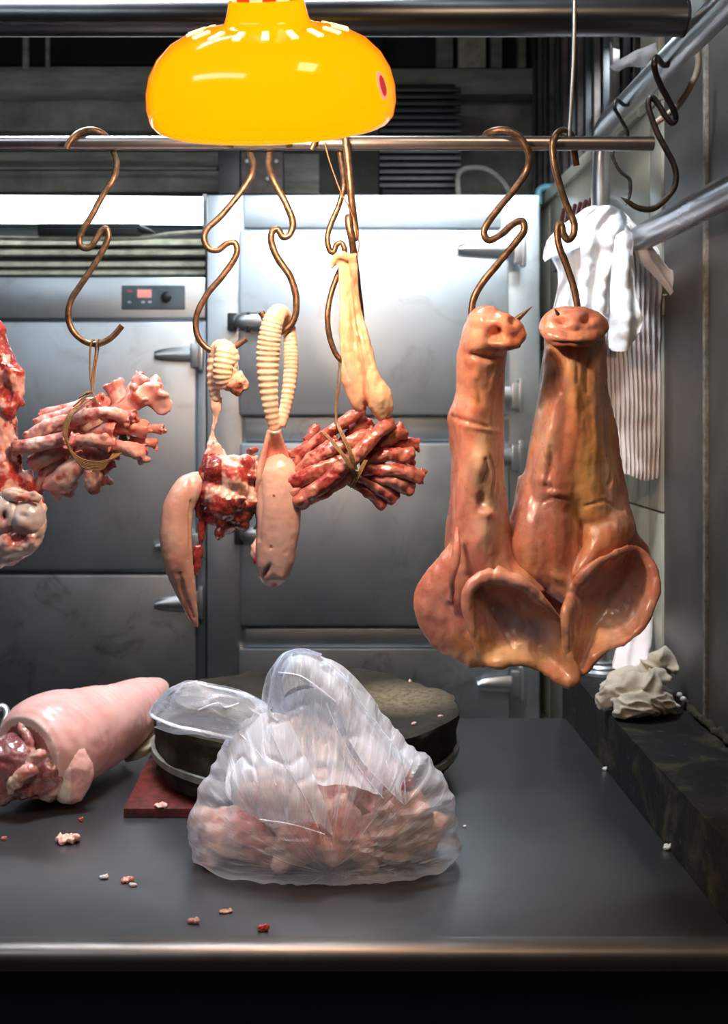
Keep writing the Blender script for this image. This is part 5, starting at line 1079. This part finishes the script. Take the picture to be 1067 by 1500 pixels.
# left handle: flattened loop lying out over the block edge, open at its end
film_sheet('handle', [[P(400, 1035, Dh), P(365, 1018, Dh), P(330, 1008, Dh - .004), P(290, 1000, Dh - .004), P(262, 1004, Dh - .004), P(236, 1024, Dh - .004), P(218, 1046, Dh - .006)],
                      [P(392, 1045, Dh - .014), P(355, 1034, Dh - .020), P(322, 1026, Dh - .022), P(292, 1022, Dh - .022), P(268, 1030, Dh - .022), P(248, 1042, Dh - .02), P(226, 1052, Dh - .018)],
                      [P(372, 1062, Dh - .022), P(345, 1056, Dh - .028), P(318, 1050, Dh - .03), P(292, 1046, Dh - .03), P(270, 1050, Dh - .03), P(250, 1056, Dh - .026), P(230, 1060, Dh - .022)],
                      [P(345, 1085, Dh - .012), P(325, 1080, Dh - .012), P(302, 1076, Dh - .014), P(282, 1074, Dh - .014), P(262, 1074, Dh - .014), P(244, 1070, Dh - .014), P(226, 1064, Dh - .012)]], 80, 40, .006, 13, M_FILM3, fr=(.6, 1, 1.2))
film_sheet('handle_back', [[P(395, 1030, Dh + .004), P(345, 1008, Dh + .012), P(290, 1000, Dh + .012), P(240, 1024, Dh + .010)], [P(385, 1050, Dh + .014), P(340, 1040, Dh + .02), P(290, 1036, Dh + .02), P(232, 1045, Dh + .014)], [P(350, 1080, Dh + .006), P(310, 1076, Dh + .012), P(275, 1074, Dh + .012), P(230, 1062, Dh + .008)]], 60, 34, .005, 17, M_FILM3, fr=(.6, 1, 1.2))
def hem(pts, r=.0014):
    bm = nb(); tube(bm, [P(a, b, Dh + c) for a, b, c in pts], r, 10, len(pts) * 9, wob=.25, flat=(1.6, .8)); obj('hem', bm, M_HEM, t)
hem([(342, 1082, -.02), (318, 1076, -.03), (290, 1070, -.034), (260, 1064, -.034), (238, 1056, -.030), (222, 1046, -.022), (232, 1028, -.016), (256, 1008, -.010), (290, 1000, -.006)], .0024)
hem([(372, 1022, -.012), (340, 1012, -.010), (310, 1006, -.008), (288, 1000, -.006)], .0018); hem([(350, 1030, -.016), (330, 1036, -.026), (318, 1030, -.03), (290, 1040, -.03)], .0012)
hem([(408, 1056, -.03), (398, 1048, -.026), (394, 1035, -.022), (398, 1015, -.022), (402, 990, -.022), (410, 970, -.016), (424, 956, -.008), (445, 953, -.002), (470, 960, .004)], .0022)
hem([(470, 962, -.006), (505, 990, -.02), (530, 1030, -.03), (560, 1070, -.04), (588, 1110, -.06), (595, 1178, -.088)], .0011); hem([(478, 1030, -.044), (500, 1080, -.06), (530, 1130, -.080), (562, 1170, -.092)], .0010)
hem([(408, 985, -.026), (440, 990, -.034), (470, 1010, -.04), (492, 1028, -.042)], .0010)
for (p) in ([(392, 1060, -.04), (420, 1120, -.075), (445, 1165, -.092), (466, 1212, -.100)], [(352, 1075, -.03), (385, 1110, -.06), (405, 1150, -.084)], [(505, 1110, -.07), (500, 1150, -.090), (488, 1200, -.098)], [(380, 1200, -.099), (430, 1208, -.101), (476, 1222, -.101)], [(560, 1100, -.05), (575, 1140, -.08), (582, 1172, -.09)]): hem(p, .0007)

# meat inside the bag
LAB = 'pale pink lump of raw meat packed inside the clear plastic bag'
M_PACK = mat_flesh('packed_meat', .45, .2, .2, .3, 40, .5, (0.62, 0.20, 0.16))
random.seed(12)
lumps = [(360, 1225, 1.465, .060, .045, .045), (440, 1235, 1.445, .050, .045, .045), (500, 1215, 1.450, .045, .045, .050), (575, 1225, 1.462, .056, .048, .054), (400, 1180, 1.49, .050, .045, .050), (550, 1165, 1.49, .048, .040, .050), (607, 1205, 1.48, .034, .042, .052), (325, 1235, 1.48, .036, .040, .040), (475, 1170, 1.50, .040, .04, .055)]
for i, (x, y, D, a, b_, c_) in enumerate(lumps):
    bm = nb(); c0 = P(x, y, D); c0.z = max(c0.z, CZ + c_ * .8 + .004); blob(bm, c0, (a * .8, b_ * .85, c_ * .8), None, 3)
    for k in range(9):
        an = random.uniform(0, 6.28); el = random.uniform(-1, 1); blob(bm, c0 + Vector((a * .7 * math.cos(an), b_ * .6 * math.sin(an), c_ * .6 * el)), tuple(random.uniform(.012, .022) for _ in range(3)), None, 2)
    me = fuse(bm, .0032, 3); shape(me, noises=((22, .009, (1, 1, 1)), (80, .001, (1, 1, 1))), front_only=False)
    for v in me.vertices:
        v.co.z = max(v.co.z, CZ + .002)
        if v.co.y > 1.568: v.co.y = 1.568
    paint(me, meat_paint((.74, .26, .22), (.88, .56, .48), .46, 26, 5, (.60, .16, .13)) if i not in (3, 6) else meat_paint((.58, .26, .19), (.78, .48, .38), .45, 26, 5, (.30, .16, .07)))
    tag(fin('bagged_meat', me, M_PACK), LAB, 'meat', 'lumps of meat in the bag')

# ================================================================ TOWELS, RAG
M_TOWEL = mat_cloth('white_towel', (0.90, 0.91, 0.93), stain=None); M_TOWEL2 = mat_cloth('lamp_pinked_towel', (0.80, 0.70, 0.66)); M_RAG = mat_cloth('beige_rag', (0.56, 0.49, 0.37), stain=(0.28, 0.22, 0.14))  # second towel colour is white cloth with the lamp's pink put in
def cloth(name, rows, nu, nv, label, mat, folds=(60, .008), th=.002, cat_='towel', group=None, nz=.008, parent=None, conv=None):
    b = patch(rows, nu, nv); b.verts.ensure_lookup_table()
    n = nu + 1
    for idx, v in enumerate(b.verts):
        u = (idx % n) / nu; w = (idx // n) / nv
        v.co.y += folds[1] * math.sin(u * folds[0] + 2.2 * mn.noise(v.co * 9)) * min(1, .3 + w) + nz * mn.noise(v.co * 20) + .4 * nz * mn.noise(v.co * 50)
    sheet(b, th); o = obj(name, b, mat, parent)
    return tag(o, label, cat_, group) if parent is None else o
G3 = 'towels hung on the right post'
DT = 2.02
cloth('towel', [[P(868, 312, DT + .02), P(890, 306, DT - .01), P(912, 308, DT), P(928, 330, DT + .04)], [P(872, 345, DT + .01), P(905, 335, DT - .03), P(935, 340, DT - .01), P(962, 360, DT + .02)], [P(884, 400, DT), P(915, 385, DT - .03), P(945, 380, DT - .03), P(980, 400, DT)],
                [P(888, 470, DT), P(915, 470, DT - .02), P(945, 470, DT - .02), P(977, 470, DT)], [P(890, 580, DT), P(918, 585, DT - .01), P(946, 585, DT - .01), P(975, 582, DT)], [P(893, 690, DT), P(920, 695, DT - .01), P(945, 704, DT - .01), P(971, 698, DT)]], 150, 110,
      'long lamp-pinked white pleated towel hanging down beside the right wall', M_TOWEL2, (85, .0045), group=G3)
cloth('towel', [[P(858, 305, DT - .03), P(880, 302, DT - .06), P(905, 306, DT - .06), P(922, 318, DT - .03)], [P(800, 355, DT - .02), P(840, 345, DT - .05), P(880, 345, DT - .07), P(915, 350, DT - .05)], [P(818, 400, DT - .02), P(845, 395, DT - .05), P(880, 400, DT - .07), P(912, 395, DT - .05)],
                [P(812, 450, DT - .02), P(842, 455, DT - .05), P(875, 460, DT - .06), P(905, 455, DT - .05)], [P(806, 500, DT - .02), P(840, 505, DT - .05), P(870, 510, DT - .06), P(895, 505, DT - .05)]], 90, 80,
      'bright white towel gathered round the post top, behind the right pig snout', M_TOWEL, (22, .012), group=G3, nz=.016)
cloth('towel', [[P(902, 345, DT - .10), P(915, 338, DT - .11), P(930, 342, DT - .10)], [P(898, 390, DT - .11), P(915, 385, DT - .13), P(928, 390, DT - .11)], [P(895, 440, DT - .11), P(918, 440, DT - .13), P(936, 450, DT - .11)], [P(893, 480, DT - .10), P(918, 482, DT - .12), P(941, 470, DT - .10)], [P(893, 510, DT - .10), P(914, 514, DT - .11), P(936, 488, DT - .10)]], 60, 60,
      'bright white towel end hanging in front of the pleated towel', M_TOWEL, (9, .006), group=G3, nz=.010)
cloth('towel', [[P(925, 345, DT - .08), P(940, 352, DT - .09), P(955, 362, DT - .08)], [P(935, 380, DT - .07), P(955, 378, DT - .09), P(985, 396, DT - .06)], [P(955, 400, DT - .06), P(975, 398, DT - .08), P(996, 405, DT - .05)], [P(984, 435, DT - .05), P(990, 432, DT - .06), P(995, 455, DT - .05)]], 50, 50,
      'lamp-pinked towel corner jutting right from the towel bunch, in front of the grey wall', M_TOWEL2, (12, .005), group=G3, nz=.010)
cloth('towel', [[P(797, 378, DT - .04), P(800, 360, DT - .05), P(815, 345, DT - .06), P(845, 330, DT - .06)], [P(798, 384, DT - .04), P(812, 376, DT - .06), P(830, 370, DT - .07), P(850, 362, DT - .07)]], 40, 20,
      'white towel corner jutting left from the towel bunch, beside the tall fridge', M_TOWEL, (8, .004), group=G3, nz=.008)
bm = nb(); tube(bm, [Vector((0.542 + .021 * math.cos(a), 2.13 + .021 * math.sin(a), ZP(308, 2.11) + .004 * math.sin(3 * a))) for a in [k * 2 * PI / 14 for k in range(15)]], .004, 8, 60)
tag(obj('yellow_tie', bm, mat_simple('yellow_cord', (0.50, 0.33, 0.05), .7)), 'yellow cord tied round the post just above the white towels', 'cord')
cloth('tissue', [[P(930, 890, 2.06), P(945, 900, 2.05), P(958, 905, 2.06)], [P(912, 930, 2.03), P(932, 930, 2.02), P(955, 935, 2.03)], [P(900, 962, 1.98), P(922, 965, 1.97), P(950, 960, 1.99)], [P(898, 980, 1.96), P(920, 985, 1.94), P(948, 972, 1.95)]], 40, 40,
      'crumpled pale pinkish sheet behind the beige rag on the ledge', M_TOWEL2, (14, .006), cat_='cloth', nz=.012, th=.001)
# rag
random.seed(31); bm = nb(); LZ = .950
for (pts, r) in (([(880, 1030, 1.86), (905, 1012, 1.84), (940, 1000, 1.84), (975, 992, 1.86)], [.014, .020, .019, .014]), ([(900, 1040, 1.82), (930, 1035, 1.81), (965, 1030, 1.82), (985, 1035, 1.84)], [.016, .022, .018, .013]), ([(935, 985, 1.88), (960, 968, 1.88), (978, 965, 1.89), (984, 985, 1.88)], [.010, .016, .018, .014]),
                 ([(890, 1015, 1.88), (925, 1000, 1.89), (960, 1000, 1.89)], [.018, .03, .02]), ([(905, 1045, 1.85), (940, 1045, 1.85), (975, 1045, 1.86)], [.02, .02, .016]), ([(945, 1010, 1.82), (955, 990, 1.83), (965, 1000, 1.82), (960, 1018, 1.815)], [.009, .010, .009, .009])):
    tube(bm, [P(*q) for q in pts], r, 16, 24)
me = fuse(bm, .0022, 1)
nn = [v.normal.copy() for v in me.vertices]
for i, v in enumerate(me.vertices):
    q = Vector((v.co.x * 34, v.co.y * 26, v.co.z * 44)); q += Vector((1, 1, 1)) * mn.noise(q * .5) * 1.5
    v.co += nn[i] * ((1 - abs(mn.noise(q))) ** 3 * .009 - .005)
    v.co.z = max(v.co.z, LZ); v.co.x = min(v.co.x, WX - .012)
for p in me.polygons: p.use_smooth = True
me.update(); tag(mesh_obj('rag', me, M_RAG), 'crumpled beige rag lying on the dark ledge at right', 'rag')
